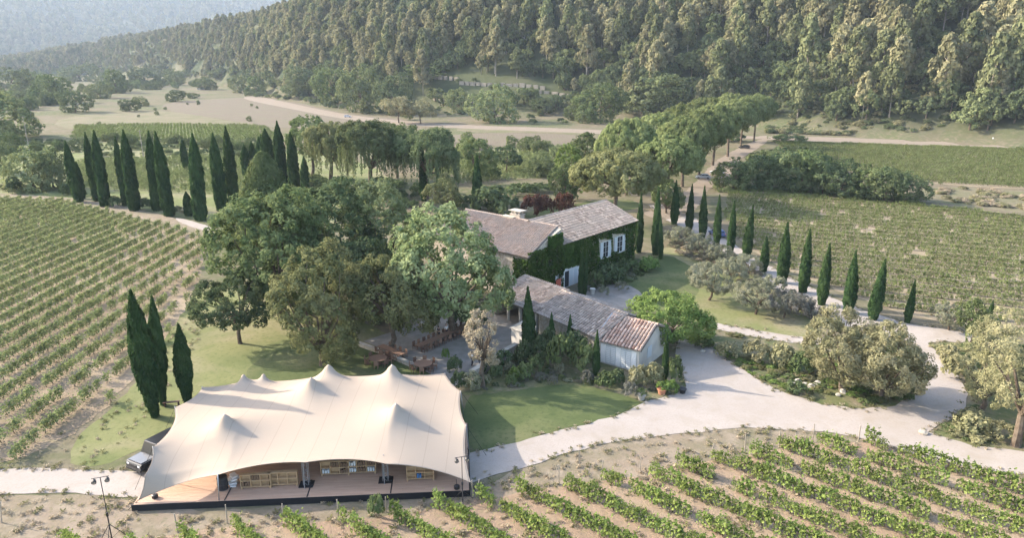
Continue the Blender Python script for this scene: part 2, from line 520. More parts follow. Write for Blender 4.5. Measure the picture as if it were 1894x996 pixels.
# ---- unit meshes (height about 1 or radius 1) shared by repeats
def cypress_mesh(seed, slim=1.0, n=5200, lo=.5, up=2.4, mid=.28, pw=1.75):
    """height 10, radius about .9 (before scaling)"""
    rs = np.random.RandomState(seed)
    H = 10.0
    def rad(z):
        q = z / H
        return .92 * slim * np.clip(np.minimum(1.0, lo + q * up) * (1 - np.clip((q - mid) / (1 - mid), 0, 1) ** pw), 0.02, 1)
    mb = MB()
    zz = np.linspace(.25, H * .97, 14)
    mb.tube(np.stack([zz * 0, zz * 0, zz], 1), rad(zz) * .8, 9, 0)
    z = H * (.02 + .98 * rs.rand(n) ** 1.15); th = rs.rand(n) * 6.283
    lump = 1 + .17 * np.sin(th * 3 + z * 1.7 + seed) * np.sin(z * 2.3 + seed) + .09 * np.sin(th * 5 + z * 3.1 + seed * 2)
    r = rad(z) * lump * rs.uniform(.86, 1.1, n)
    P = np.stack([np.cos(th) * r, np.sin(th) * r, z], 1)
    Nn = np.stack([np.cos(th), np.sin(th), 0 * z + .35], 1) + rs.normal(size=(n, 3)) * .38
    leaves(mb, P, Nn, .22, rs, 2.4, 0, along=np.array([[0, 0, 1.0]]) + np.stack([np.cos(th), np.sin(th), 0 * z], 1) * .15)
    k = 14
    leaves(mb, np.stack([rs.normal(size=k) * .04, rs.normal(size=k) * .04, H * rs.uniform(.95, 1.02, k)], 1), rs.normal(size=(k, 3)) * [1, 1, .2], .12, rs, 3.5, 0, along=np.array([[0, 0, 1.0]]))
    tk = MB(); tk.tube([[0, 0, -.2], [0, 0, .6]], [.16, .12], 7)
    return mb.mesh('crown', 'leaf_cypress'), tk.mesh('trunk', 'bark')
CYP = [cypress_mesh(s, sl) for s, sl in ((1, 1.0), (2, .92), (3, 1.08), (4, 1.0), (5, .95))]
CYL = [cypress_mesh(s, 1.0, 6000, .78, 1.6, .5, 2.2) for s in (16, 17, 18, 19)]
CYN = [cypress_mesh(s, 1.0, 9000, .2, 1.9, .45, 2.0) for s in (6, 7, 8)]
def cypress(u, vb, vt, wpx, label, group=None, z0=0.0, i=[0], lib=None):
    """base pixel, top pixel row, visible width in pixels"""
    p = G(u, vb, z0)
    h = ztop(p[0], p[1], vt) - z0
    w = wpx / FPX * depth(p[0], p[1], h * .3) / 2 * .9
    e = empty('cypress_tree', (p[0], p[1], z0), rz=R.rand() * 6.28, label=label, cat='cypress', group=group)
    lib = lib or CYP; c, t = lib[i[0] % len(lib)]; i[0] += 1
    e.scale = (w / .92, w / .92, h / 10.0)
    e.rotation_euler = (R.normal() * .02, R.normal() * .02, R.rand() * 6.28)
    link('trunk', t, e); link('crown', c, e)
    return e

def forest_pine(seed, tone=0):
    rs = np.random.RandomState(seed)
    mb = MB()
    H = 10.0
    lean = rs.normal(size=2) * .35
    C = []
    n = rs.randint(18, 26)
    wide = rs.uniform(2.4, 3.3); q0 = rs.uniform(.22, .38)
    for i in range(n):
        q = (i + .5) / n
        z = H * (q0 + (.97 - q0) * q)
        rr = (wide * (1 - q ** 1.6) ** .7 * min(1, .55 + q * 1.6) + .15) * rs.uniform(.45, 1.0)
        a = i * 2.4 + rs.rand()
        C.append([math.cos(a) * rr + lean[0] * q, math.sin(a) * rr + lean[1] * q, z])
    C = np.array(C)
    r = rs.uniform(.75, 1.35, n) * (1.15 - .4 * np.arange(n) / n)
    m = 62
    e = unit(rs.normal(size=(n, m, 3)) + np.array([0, 0, .5]))
    P = C[:, None] + e * [1, 1, .85] * (r[:, None] * rs.uniform(.5, 1.05, (n, m)))[..., None]
    D = unit(C * [1, 1, 0] + [0, 0, .6])
    leaves(mb, P.reshape(-1, 3), (e + D[:, None] * .4 + rs.normal(size=e.shape) * .45).reshape(-1, 3), .48, rs, 1.5, 0)
    mb.tube([[0, 0, -1.5], [lean[0] * .4, lean[1] * .4, 4.5], [lean[0] * .9, lean[1] * .9, 8.6]], [.2, .14, .05], 5, 1)
    for i in range(0, n, 4):
        mb.tube([[lean[0] * .5, lean[1] * .5, C[i][2] - .8], C[i]], [.07, .02], 4, 1)
    return mb
def forest_broad(seed):
    rs = np.random.RandomState(seed)
    mb = MB()
    lo = lobes_round(rs, 3.6, 1.2, 7.6, 6, .5)
    C = crown(mb, rs, lo, 3.4, .75, 22, .55, 1.1, low=-.6)
    mb.tube([[0, 0, -1.2], [0, 0, 3.6]], [.3, .2], 6, 1)
    return mb

def vine_mb(seed, dense=1.0):
    rs = np.random.RandomState(seed)
    mb = MB()
    L = 1.15
    n = int(125 * dense)
    y = rs.uniform(-L / 2, L / 2, n)
    z = .30 + 1.05 * rs.rand(n) ** .8
    x = rs.normal(size=n) * (.15 + .10 * np.sin(z * 3))
    Nn = np.stack([x * 4, rs.normal(size=n) * .6, rs.uniform(.1, 1.1, n)], 1) + rs.normal(size=(n, 3)) * .5
    leaves(mb, np.stack([x, y, z], 1), Nn, .18, rs, 1.1, 0)
    for k in range(5):   # upright shoots
        yy = rs.uniform(-L / 2, L / 2); xx = rs.normal() * .08; h = rs.uniform(1.35, 1.85)
        q = np.linspace(0, 1, 7)[:, None]
        pts = np.array([xx, yy, 1.1]) * (1 - q) + np.array([xx + rs.normal() * .2, yy + rs.normal() * .2, h]) * q
        leaves(mb, pts + rs.normal(size=pts.shape) * .04, rs.normal(size=(7, 3)) + [0, 0, .6], .15, rs, 1.1, 0)
    mb.tube([[0, 0, -.1], [.04, .05, .35], [0, 0, .75]], [.045, .035, .03], 5, 1)
    mb.tube([[0, -L / 2, .72], [0, 0, .76], [0, L / 2, .72]], [.015, .025, .015], 4, 1)
    return mb

def bush_mb(seed, rs_=None, ncl=42, rc=.24, m=20, leaf=.17, sq=1.0, low=-.1, rough=.12, asp=1.2):
    rs = np.random.RandomState(seed)
    mb = MB()
    lo = [(0, 0, .45, .8, .8, .6)] + [(math.cos(a) * .38, math.sin(a) * .38, .38 + rs.rand() * .25, .5, .5, .45) for a in rs.rand(4) * 6.28]
    crown(mb, rs, lo, ncl, rc, m, leaf, asp, low=low, inner=.8)
    return mb

# ---- stuff scattered by geometry nodes: one object, points carry yaw / scale / variant
def scatter(name, pts, scl, meshes, rs, label=None, kind='stuff', yaw=None, sz=None):
    n = len(pts)
    me = bpy.data.meshes.new(name)
    me.vertices.add(n); me.vertices.foreach_set('co', np.asarray(pts, np.float32).ravel())
    a = me.attributes.new('yaw', 'FLOAT_VECTOR', 'POINT')
    y = np.zeros((n, 3), np.float32); y[:, 2] = rs.rand(n) * 6.283 if yaw is None else yaw
    y[:, :2] = rs.normal(size=(n, 2)) * .05
    a.data.foreach_set('vector', y.ravel())
    a = me.attributes.new('size', 'FLOAT_VECTOR', 'POINT')
    s = np.repeat(np.asarray(scl, np.float32)[:, None], 3, 1)
    if sz is not None: s[:, 2] *= sz
    a.data.foreach_set('vector', s.ravel())
    a = me.attributes.new('variant', 'INT', 'POINT')
    a.data.foreach_set('value', rs.randint(0, len(meshes), n).astype(np.int32))
    o = link(name, me, kind=kind, label=label)
    c = bpy.data.collections.new(name + '_sources')
    for i, m_ in enumerate(meshes):
        c.objects.link(bpy.data.objects.new('%s_source_%d' % (name, i), m_))
    g = bpy.data.node_groups.new(name, 'GeometryNodeTree')
    g.interface.new_socket('Geometry', in_out='INPUT', socket_type='NodeSocketGeometry')
    g.interface.new_socket('Geometry', in_out='OUTPUT', socket_type='NodeSocketGeometry')
    gi = g.nodes.new('NodeGroupInput'); go = g.nodes.new('NodeGroupOutput')
    ci = g.nodes.new('GeometryNodeCollectionInfo'); ci.inputs['Collection'].default_value = c
    ci.inputs['Separate Children'].default_value = True; ci.inputs['Reset Children'].default_value = True
    ip = g.nodes.new('GeometryNodeInstanceOnPoints')
    ip.inputs['Pick Instance'].default_value = True
    def attr(nm, ty):
        q = g.nodes.new('GeometryNodeInputNamedAttribute'); q.data_type = ty; q.inputs['Name'].default_value = nm
        return q.outputs['Attribute']
    g.links.new(gi.outputs[0], ip.inputs['Points'])
    g.links.new(ci.outputs[0], ip.inputs['Instance'])
    g.links.new(attr('variant', 'INT'), ip.inputs['Instance Index'])
    er = g.nodes.new('FunctionNodeEulerToRotation')
    g.links.new(attr('yaw', 'FLOAT_VECTOR'), er.inputs[0])
    g.links.new(er.outputs[0], ip.inputs['Rotation'])
    g.links.new(attr('size', 'FLOAT_VECTOR'), ip.inputs['Scale'])
    g.links.new(ip.outputs[0], go.inputs[0])
    md = o.modifiers.new('scatter', 'NODES'); md.node_group = g
    return o

# ---- flat sheets on the ground from a picture outline
def inpoly(x, y, poly):
    x = np.asarray(x); y = np.asarray(y)
    c = np.zeros(x.shape, bool)
    n = len(poly)
    for i in range(n):
        x1, y1 = poly[i]; x2, y2 = poly[(i + 1) % n]
        if y1 == y2: continue
        t = ((y1 > y) != (y2 > y)) & (x < (x2 - x1) * (y - y1) / (y2 - y1) + x1)
        c ^= t
    return c

def outline(px, jag=.25, step=1.0, smooth=True, rs=np.random.RandomState(5)):
    W = np.array([G(u, v) for u, v in px])
    if smooth:
        for _ in range(2):
            A = np.roll(W, -1, 0)
            W = np.stack([W * .75 + A * .25, W * .25 + A * .75], 1).reshape(-1, 2)
    out = []
    for i in range(len(W)):
        a, b = W[i], W[(i + 1) % len(W)]
        d = np.linalg.norm(b - a); k = max(1, int(d / step))
        k = min(k, 60)
        for j in range(k): out.append(a + (b - a) * j / k)
    out = np.array(out)
    nx = np.roll(out, -1, 0) - np.roll(out, 1, 0)
    nn = unit(np.stack([nx[:, 1], -nx[:, 0]], 1))
    return out + nn * (rs.normal(size=(len(out), 1)) * jag * .35 + (jag * wav(out[:, 0], out[:, 1], 3.5, 4))[:, None])

def sheet(name, px, z, mat, jag=.25, step=1.0, smooth=True, kind='structure', label=None):
    from mathutils.geometry import delaunay_2d_cdt
    W = outline(px, jag, step, smooth)
    vs = [Vector((float(a), float(b))) for a, b in W]
    r = delaunay_2d_cdt(vs, [], [list(range(len(vs)))], 1, 1e-4)
    me = bpy.data.meshes.new(name)
    me.from_pydata([(a.x, a.y, z) for a in r[0]], [], r[2])
    me.update()
    if len(me.polygons) and me.polygons[0].normal.z < 0: me.flip_normals()
    me.materials.append(MATS[mat])
    return link(name, me, kind=kind, label=label), W

# picture ray met with the terrain
def GT(u, v):
    X_, Y_ = (u - 947) / FPX, -(v - 498) / FPX
    d = np.array([X_, Y_ * SP + CP, Y_ * CP - SP])
    t = np.arange(40, 5000, 4.0)
    x, y, z = d[0] * t, d[1] * t, HCAM + d[2] * t
    k = np.argmax(z < T(x, y))
    return x[k], y[k], float(T(x[k], y[k]))

# ------------------------------------------------------------------ ground
def _axis(lo, hi, core_lo, core_hi, dcore, growth):
    a = list(np.arange(core_lo, core_hi, dcore)); d = dcore
    while a[-1] < hi: d *= growth; a.append(a[-1] + d)
    d = dcore
    while a[0] > lo: d *= growth; a.insert(0, a[0] - d)
    return np.array(a)
ax = _axis(-9500, 9500, -500, 800, 14, 1.06)
ay = _axis(-400, 10500, 250, 1100, 14, 1.045)
X, Y = np.meshgrid(ax, ay)
Z = T(X, Y)
nx_, ny_ = len(ax), len(ay)
idx = np.arange(nx_ * ny_).reshape(ny_, nx_)
mb = MB()
mb.add(np.stack([X, Y, Z], -1).reshape(-1, 3), np.stack([idx[:-1, :-1], idx[:-1, 1:], idx[1:, 1:], idx[1:, :-1]], -1).reshape(-1, 4))
me = mb.mesh('ground', 'hill_mat', True)
at = me.attributes.new('hill', 'FLOAT', 'POINT')
at.data.foreach_set('value', np.clip(Z.ravel() / 6.0, 0, 1).astype(np.float32))
link('ground', me, kind='structure')

# polygons read off the picture, laid on flat ground; each sheet a few mm above the one below
VINE_L = [(-260, 372), (0, 370), (110, 374), (225, 400), (330, 424), (380, 440), (376, 500), (352, 560), (318, 610), (268, 680), (205, 748), (140, 800), (70, 835), (20, 856), (-260, 862)]
VINE_F = [(20, 1100), (60, 1010), (305, 996), (420, 974), (540, 970), (620, 968), (700, 954), (800, 946), (940, 916), (1030, 902), (1110, 892), (1220, 874), (1330, 852), (1420, 836), (1520, 820), (1620, 820), (1740, 848), (1894, 890), (2300, 960), (2300, 1250), (20, 1250)]
VINE_R = [(1352, 350), (1440, 357), (1560, 372), (1700, 380), (1800, 392), (1894, 405), (2300, 440), (2300, 660), (1894, 612), (1790, 600), (1690, 590), (1600, 556), (1500, 520), (1420, 482), (1372, 452), (1340, 400)]
VINE_B = [(1430, 263), (1600, 268), (1894, 277), (2300, 290), (2300, 372), (1894, 350), (1730, 342), (1560, 318), (1470, 295)]
sheet('field', [(330, 186), (490, 178), (560, 192), (640, 211), (800, 226), (600, 236), (520, 238), (440, 226), (280, 200)], .03, 'field_plough', 2, 12)
sheet('field', [(120, 214), (280, 200), (440, 226), (520, 238), (470, 252), (280, 250), (90, 238)], .034, 'field_straw', 2, 10)
sheet('field', [(140, 234), (300, 232), (480, 236), (480, 262), (300, 262), (140, 256)], .04, 'field_green', 1.5, 8)
sheet('field', [(840, 246), (1000, 246), (1090, 252), (1070, 276), (900, 270), (820, 262)], .034, 'field_plough', 1, 5)
sheet('field', [(840, 236), (1110, 238), (1105, 250), (1000, 245), (850, 245)], .03, 'field_straw', .6, 5)
sheet('field', [(900, 272), (1060, 278), (1020, 330), (960, 330), (850, 330), (800, 310)], .02, 'field_green', 1, 3)
sheet('field', [(-100, 268), (130, 258), (420, 262), (720, 300), (720, 420), (380, 412), (200, 376), (0, 356), (-300, 350)], .016, 'field_green', 1.5, 4)
sheet('field', [(1700, 344), (1894, 354), (2300, 376), (2300, 430), (1894, 396), (1760, 378), (1700, 372)], .02, 'field_straw', .8, 3)
sheet('road', [(470, 176), (560, 196), (640, 212), (720, 222), (860, 232), (1000, 236), (1110, 241), (1250, 246), (1420, 253), (1420, 259), (1250, 254), (1110, 248), (1000, 243), (850, 238), (700, 229), (620, 218), (540, 202), (440, 182)], .05, 'gravel_warm', .3, 6)
sheet('road', [(1400, 250), (1500, 253), (1700, 260), (1894, 268), (2400, 290), (2400, 302), (1894, 277), (1700, 269), (1500, 261), (1400, 259)], .054, 'gravel_warm', .2, 5)
sheet('lawn', [(330, 560), (400, 520), (520, 560), (700, 600), (770, 668), (700, 720), (500, 760), (330, 790), (250, 840), (175, 864), (120, 860), (150, 800), (250, 720), (300, 640)], .010, 'lawn_dry', .3, 1)
sheet('lawn', [(520, 640), (640, 630), (770, 672), (860, 740), (860, 838), (700, 850), (520, 760), (430, 700)], .014, 'lawn_grass', .3, 1)
sheet('lawn', [(858, 728), (920, 724), (1000, 714), (1060, 710), (1120, 720), (1170, 738), (1200, 750), (1150, 768), (1080, 788), (1000, 808), (940, 826), (858, 842)], .018, 'lawn_grass', .08, .6)
sheet('lawn', [(1185, 470), (1240, 455), (1300, 470), (1420, 520), (1500, 590), (1520, 640), (1400, 622), (1300, 600), (1180, 570), (1140, 520)], .014, 'lawn_dry', .3, 1)
sheet('lawn', [(1180, 480), (1240, 470), (1290, 500), (1300, 550), (1200, 575), (1130, 530)], .018, 'lawn_grass', .4, 1)
sheet('lawn', [(968, 392), (1050, 380), (1120, 368), (1180, 372), (1190, 385), (1120, 395), (980, 410)], .014, 'lawn_grass', .2, 1)
sheet('verge', [(-300, 915), (0, 918), (130, 914), (240, 925), (300, 950), (560, 935), (860, 915), (930, 880), (1060, 836), (1150, 815), (1250, 803), (1380, 791), (1520, 798), (1620, 815), (1700, 848), (1894, 885), (2300, 960), (2300, 1300), (-300, 1300)], .008, 'verge_dry', .4, 1)
sheet('garden_bed', [(1262, 625), (1300, 604), (1400, 616), (1500, 628), (1600, 620), (1690, 640), (1716, 680), (1712, 725), (1670, 752), (1600, 760), (1500, 750), (1430, 724), (1370, 690), (1310, 648)], .012, 'garden_soil', .2, .8)
sheet('garden_bed', [(840, 700), (900, 660), (960, 640), (1110, 680), (1200, 690), (1262, 690), (1270, 718), (1240, 732), (1195, 744), (1120, 722), (1060, 712), (1000, 716), (920, 728), (850, 735)], .022, 'garden_soil', .1, .6)
sheet('garden_bed', [(1640, 610), (1760, 632), (1894, 640), (2200, 680), (2200, 900), (1894, 836), (1800, 828), (1716, 803), (1765, 775), (1790, 745), (1788, 700), (1760, 672), (1726, 648)], .012, 'garden_soil', .3, .8)
sheet('vineyard_soil', VINE_L, .020, 'soil_left', .5, 1.2)
sheet('vineyard_soil', VINE_F, .020, 'soil_front', .4, 1)
sheet('vineyard_soil', VINE_R, .024, 'soil_right', .4, 1.2)
sheet('vineyard_soil', VINE_B, .028, 'soil_right', .4, 2)
sheet('terrace', [(672, 632), (770, 600), (850, 570), (960, 560), (985, 600), (950, 648), (872, 700), (842, 716), (790, 690), (760, 668)], .030, 'terrace_gravel', .04, 1, False)
sheet('terrace', [(1065, 530), (1150, 522), (1195, 545), (1180, 575), (1100, 570)], .030, 'terrace_gravel', .06, .6)
sheet('path', [(1300, 590), (1330, 600), (1400, 612), (1500, 628), (1600, 618), (1600, 632), (1500, 641), (1400, 625), (1330, 611), (1290, 604)], .034, 'gravel', .06, .6)
sheet('driveway', [(-300, 866), (0, 868), (130, 868), (300, 876), (600, 870), (862, 842), (940, 823), (1000, 807), (1080, 787), (1150, 767), (1197, 743), (1250, 730), (1270, 716), (1264, 690), (1248, 650), (1258, 622), (1278, 618), (1300, 630), (1340, 662), (1400, 702), (1450, 728), (1520, 749), (1600, 757), (1655, 752), (1694, 732), (1710, 700), (1706, 662), (1690, 640), (1640, 622), (1560, 604), (1500, 575), (1440, 540), (1370, 492), (1320, 455), (1270, 425), (1215, 400), (1200, 380), (1240, 378), (1290, 405), (1345, 445), (1400, 480), (1470, 518), (1540, 552), (1600, 576), (1680, 600), (1760, 612), (1850, 628), (1840, 640), (1740, 632), (1716, 636), (1740, 660), (1770, 690), (1790, 730), (1784, 756), (1758, 778), (1716, 800), (1800, 826), (1894, 836), (2300, 868), (2300, 950), (1894, 880), (1800, 868), (1700, 846), (1610, 816), (1520, 799), (1380, 792), (1250, 804), (1150, 816), (1060, 836), (1000, 856), (900, 884), (860, 900), (600, 930), (262, 924), (120, 912), (0, 916), (-300, 916)], .040, 'gravel', .16, .9, False)
sheet('track', [(1180, 398), (1215, 385), (1250, 368), (1290, 335), (1320, 300), (1350, 282), (1400, 258), (1425, 258), (1400, 276), (1360, 300), (1352, 330), (1300, 356), (1290, 392), (1240, 410)], .044, 'gravel_warm', .3, 1.5)
sheet('track', [(-200, 352), (0, 357), (150, 368), (260, 388), (340, 408), (400, 430), (400, 444), (330, 424), (250, 402), (130, 380), (0, 369), (-200, 366)], .036, 'verge_dry', .3, 1.5)
sheet('track', [(318, 402), (350, 408), (385, 418), (400, 428), (380, 428), (340, 416)], .044, 'gravel', .15, 1.0)

# ------------------------------------------------------------------ vines
VM = [vine_mb(s) for s in (11, 12, 13, 14, 15, 16)]
VMESH = [m.mesh('vine', ['leaf_vine', 'bark']) for m in VM]
leafmat('leaf_vine_front', (.12, .175, .045), (.215, .28, .080), trans=.4, c3=(.30, .35, .115), nsc=1.0)
leafmat('leaf_vine_left', (.15, .185, .075), (.25, .29, .125), trans=.35, c3=(.33, .36, .17), nsc=1.0)
VFRONT = [vine_mb(s, 1.15).mesh('vine', ['leaf_vine_front', 'bark']) for s in (21, 22, 23, 24, 25, 26)]
VLEFT = [m.mesh('vine', ['leaf_vine_left', 'bark']) for m in VM]
def vine_points(poly_px, ang, gap, step, miss, patch_sc, k0, pad=0):
    W = np.array([G(u, v) for u, v in poly_px])
    d = np.array([math.cos(ang), math.sin(ang)]); n = np.array([-d[1], d[0]])
    a = W @ d; b = W @ n
    out = []
    for bb in np.arange(b.min(), b.max(), gap):
        aa = np.arange(a.min(), a.max(), step)
        P = aa[:, None] * d + (bb + R.normal(size=len(aa)) * .04)[:, None] * n
        out.append(P)
    P = np.concatenate(out)
    P = P + R.normal(size=P.shape) * .06
    P = P[inpoly(P[:, 0], P[:, 1], W)]
    u, v, f = proj(P[:, 0], P[:, 1], 0)
    P = P[(u > -90) & (u < 1990) & (v < 1060)]
    q = wav(P[:, 0], P[:, 1], patch_sc, k0)
    keep = R.rand(len(P)) > np.clip(miss + q * .55, 0, .97)
    return P[keep], ang, q[keep]
groupsV = []
P1, a1, q1 = vine_points(VINE_L, math.radians(90.5), 3.0, .9, -.12, 14, 1)
P2, a2, q2 = vine_points(VINE_F, math.radians(-42), 3.0, .86, .02, 7, 8)
P3, a3, q3 = vine_points(VINE_R, math.radians(-24), 3.7, .8, -.02, 15, 14)
P4, a4, q4 = vine_points(VINE_B, math.radians(-24), 4.1, .85, -.2, 30, 22)
# thinner, patchier vines at the right edge of the left vineyard
u1, v1, f1 = proj(P1[:, 0], P1[:, 1], 0)
thin = np.clip((u1 + (v1 - 420) * .55 - 190) / 260, 0, 1) * .55
k1 = R.rand(len(P1)) > thin
P1 = P1[k1]; q1 = q1[k1]
d2 = depth(P2[:, 0], P2[:, 1])
o2 = np.argsort(d2)
near = o2[:300]; rest = o2[300:]
for j in near:
    x, y = P2[j]
    s = R.uniform(.8, 1.12)
    e = link('grapevine', VFRONT[R.randint(len(VFRONT))], None, (x, y, .02), a2 - math.pi / 2 + (math.pi if R.rand() < .5 else 0), label='leafy grapevine in the vineyard rows at the front', cat='grapevine', group='grapevines in the front vineyard')
    e.scale = (s * 1.1, s * 1.05, s * R.uniform(.85, 1.15))
def pts3(P, z=.02): return np.concatenate([P, np.full((len(P), 1), z)], 1)
def vyaw(P, a): return (a - math.pi / 2 + math.pi * R.randint(0, 2, len(P))).astype(np.float32)
scatter('vines', pts3(P2[rest]), R.uniform(.8, 1.12, len(rest)), VFRONT, R, yaw=vyaw(P2[rest], a2), label='more distant vines of the front vineyard')
scatter('vines', pts3(P1), R.uniform(.95, 1.15, len(P1)), VLEFT, R, yaw=vyaw(P1, a1), sz=.85, label='rows of vines in the left hillside vineyard')
scatter('vines', pts3(P3), R.uniform(.9, 1.15, len(P3)), VMESH, R, yaw=vyaw(P3, a3), sz=.62, label='rows of vines beyond the cypress avenue')
scatter('vines', pts3(P4), R.uniform(1.0, 1.25, len(P4)), VMESH, R, yaw=vyaw(P4, a4), sz=.62, label='rows of vines beyond the dark hedge')
# vines in the strip behind the left cypress row
P5, a5, q5 = vine_points([(130, 300), (420, 290), (560, 320), (640, 350), (560, 380), (380, 360), (130, 350)], math.radians(-20), 2.6, 1.3, .1, 25, 30)
scatter('vines', pts3(P5), R.uniform(.8, 1.2, len(P5)), VLEFT, R, yaw=vyaw(P5, a5), label='vines behind the cypress row')
P6, a6, q6 = vine_points([(820, 290), (1020, 285), (1010, 330), (820, 345), (780, 330)], math.radians(-25), 2.6, 1.3, .1, 25, 33)
scatter('vines', pts3(P6), R.uniform(.8, 1.2, len(P6)), VLEFT, R, yaw=vyaw(P6, a6), label='vines behind the garden trees')

P7, a7, q7 = vine_points([(140, 234), (300, 231), (490, 234), (520, 262), (300, 262), (130, 258)], math.radians(5), 4.5, 1.6, -.1, 40, 12)
scatter('vines', pts3(P7), R.uniform(.9, 1.2, len(P7)), VMESH, R, yaw=vyaw(P7, a7), label='green strip of vines across the valley')
# grass tufts on verges and beds
def tuft(seed, mat, n=26, h=.35):
    rs = np.random.RandomState(seed); mb = MB()
    P = np.stack([rs.normal(size=n) * .22, rs.normal(size=n) * .22, rs.uniform(.05, h, n)], 1)
    leaves(mb, P, rs.normal(size=(n, 3)) * .45 + [-.2, 0, 1], .17, rs, 1.5, 0, along=np.array([[0, 0, 1.0]]))
    return mb.mesh('tuft', mat)
TUFT_G = [tuft(1, 'leaf_grass'), tuft(2, 'leaf_grass'), tuft(3, 'leaf_dry'), tuft(4, 'leaf_grass')]
TUFT_D = [tuft(5, 'leaf_dry'), tuft(6, 'leaf_dry'), tuft(7, 'leaf_grass')]
def fill(poly_px, n, avoid=(), clump=3.0, k0=3, thr=0.0):
    W = np.array([G(u, v) for u, v in poly_px])
    P = R.uniform(W.min(0), W.max(0), (n, 2))
    P = P[inpoly(P[:, 0], P[:, 1], W)]
    for a in avoid:
        A = np.array([G(u, v) for u, v in a]); P = P[~inpoly(P[:, 0], P[:, 1], A)]
    return P[wav(P[:, 0], P[:, 1], clump, k0) > thr]
Pv = fill([(-60, 925), (240, 930), (300, 960), (560, 945), (860, 920), (930, 885), (1060, 845), (1150, 828), (1380, 800), (1520, 806), (1894, 905), (1994, 1060), (-60, 1060)], 9000, thr=-.05)[::2]
scatter('grass', pts3(Pv), R.uniform(.3, .7, len(Pv)), TUFT_D, R, label='dry grass tufts on the front verge')
Pv = fill([(-60, 850), (60, 845), (150, 800), (260, 690), (340, 590), (380, 520), (385, 600), (330, 700), (250, 800), (170, 860), (-60, 865)], 3000, thr=0)[::3]
scatter('grass', pts3(Pv), R.uniform(.3, .6, len(Pv)), TUFT_D + TUFT_G[:1], R, label='dry grass tufts beside the left vineyard')
Pv = fill(VINE_L, 1500, thr=.1)
scatter('grass', pts3(Pv), R.uniform(.3, .7, len(Pv)), TUFT_G, R, label='weeds between the left vine rows')
Pv = fill(VINE_R, 2500, thr=0)
scatter('grass', pts3(Pv), R.uniform(.4, .9, len(Pv)), TUFT_G, R, label='weeds between the right vine rows')

# ------------------------------------------------------------------ forest on the hill
CLEAR = [[(700, 130), (860, 138), (1010, 150), (1060, 180), (1050, 200), (960, 190), (830, 195), (740, 160)], [(1400, 235), (1480, 218), (1560, 226), (1620, 240), (1894, 250), (2000, 262), (1900, 262), (1420, 255)],
         [(280, 165), (430, 160), (540, 186), (650, 214), (1110, 246), (1110, 230), (850, 222), (640, 200), (500, 172), (430, 150), (250, 150)]]
def forest_sample(r0, r1, s, umin, umax):
    tmin, tmax = (umin - 947) / FPX, (umax - 947) / FPX
    n = int((tmax - tmin) * (r1 ** 2 - r0 ** 2) / 2 / s ** 2)
    t = R.uniform(tmin, tmax, n); y = np.sqrt(R.uniform(r0 ** 2, r1 ** 2, n))
    x = t * y
    u = 947 + FPX * t
    rb = np.interp(u, TU, RB)
    r = np.hypot(x, y)
    d = r - rb - 15 * wav(x, y, 160, 5)
    ok = d > 3
    x, y, d, r = x[ok], y[ok], d[ok], r[ok]
    z = T(x, y)
    uu, vv, f = proj(x, y, z)
    ok = (uu > -60) & (uu < 1960) & (vv > -120)
    for c in CLEAR: ok &= ~inpoly(uu, vv, c)
    return x[ok], y[ok], z[ok], d[ok], r[ok], f[ok]
XS = [forest_sample(240, 620, 7.2, -100, 2000), forest_sample(620, 1000, 7.5, -100, 2000), forest_sample(1000, 2000, 11, -100, 1100), forest_sample(2000, 3600, 24, -150, 900), forest_sample(3600, 7600, 42, -150, 900)]
x, y, z, d, r, f = [np.concatenate([a[i] for a in XS]) for i in range(6)]
pw = wav(x, y, 60, 3) * 1.3
isp = (pw + np.clip(d / 90, 0, 1) * 1.3 - .62 + R.normal(size=len(x)) * .35) > 0
size = np.where(isp, R.uniform(.6, 1.5, len(x)), R.uniform(.75, 1.35, len(x)))
size *= np.where(r > 3600, 3.4, np.where(r > 2000, 1.9, np.where(r > 1000, 1.25, np.where(isp, np.interp(r, [350, 620], [1.8, 1.3]), 1.25))))
PINE = [forest_pine(s) for s in (31, 32, 33, 34, 35, 36, 37, 38)]
BRO = [forest_broad(s) for s in (41, 42, 43, 44)]
leafmat('leaf_forest_olive', (.115, .14, .066), (.20, .22, .11), c3=(.27, .275, .145), nsc=.2)
PM = [m.mesh('pine', [q, 'bark_pale']) for m, q in zip(PINE, ['leaf_forest_pine', 'leaf_forest_olive', 'leaf_forest_pine', 'leaf_forest_pine', 'leaf_forest_olive'] * 2)]
BM = [m.mesh('oak', [q, 'bark']) for m, q in zip(BRO, ('leaf_forest_broad', 'leaf_forest_dark', 'leaf_forest_broad', 'leaf_forest_dark'))]
uu, vv, ff = proj(x, y, z + 5)
vis = size / ff * ((uu > 5) & (uu < 1889) & (vv > 8))
order = np.argsort(-vis)
isind = np.zeros(len(x), bool)
for flag in (True, False):
    k = [j for j in order if isp[j] == flag][:300]
    isind[k] = True
print('forest', len(x), 'vines', len(P1), len(P2), len(P3), len(P4))
for j in np.where(isind)[0]:
    ms = PM if isp[j] else BM
    o = link('pine_tree' if isp[j] else 'oak_tree', ms[R.randint(len(ms))], None, (x[j], y[j], z[j]), R.rand() * 6.28,
             label='pale green pine in the forest on the slope' if isp[j] else 'rounded dark green oak in the forest on the slope',
             cat='pine tree' if isp[j] else 'oak tree', group='forest pines' if isp[j] else 'forest oaks')
    s = size[j]; o.scale = (s, s, s * (R.uniform(1.05, 1.5) if isp[j] else R.uniform(.85, 1.15)))
g_ = ~isind
scatter('forest', np.stack([x, y, z], 1)[g_ & isp], size[g_ & isp], PM, R, label='pines covering the hills behind the valley')
scatter('forest', np.stack([x, y, z], 1)[g_ & ~isp], size[g_ & ~isp], BM, R, label='oaks and scrub covering the hills')

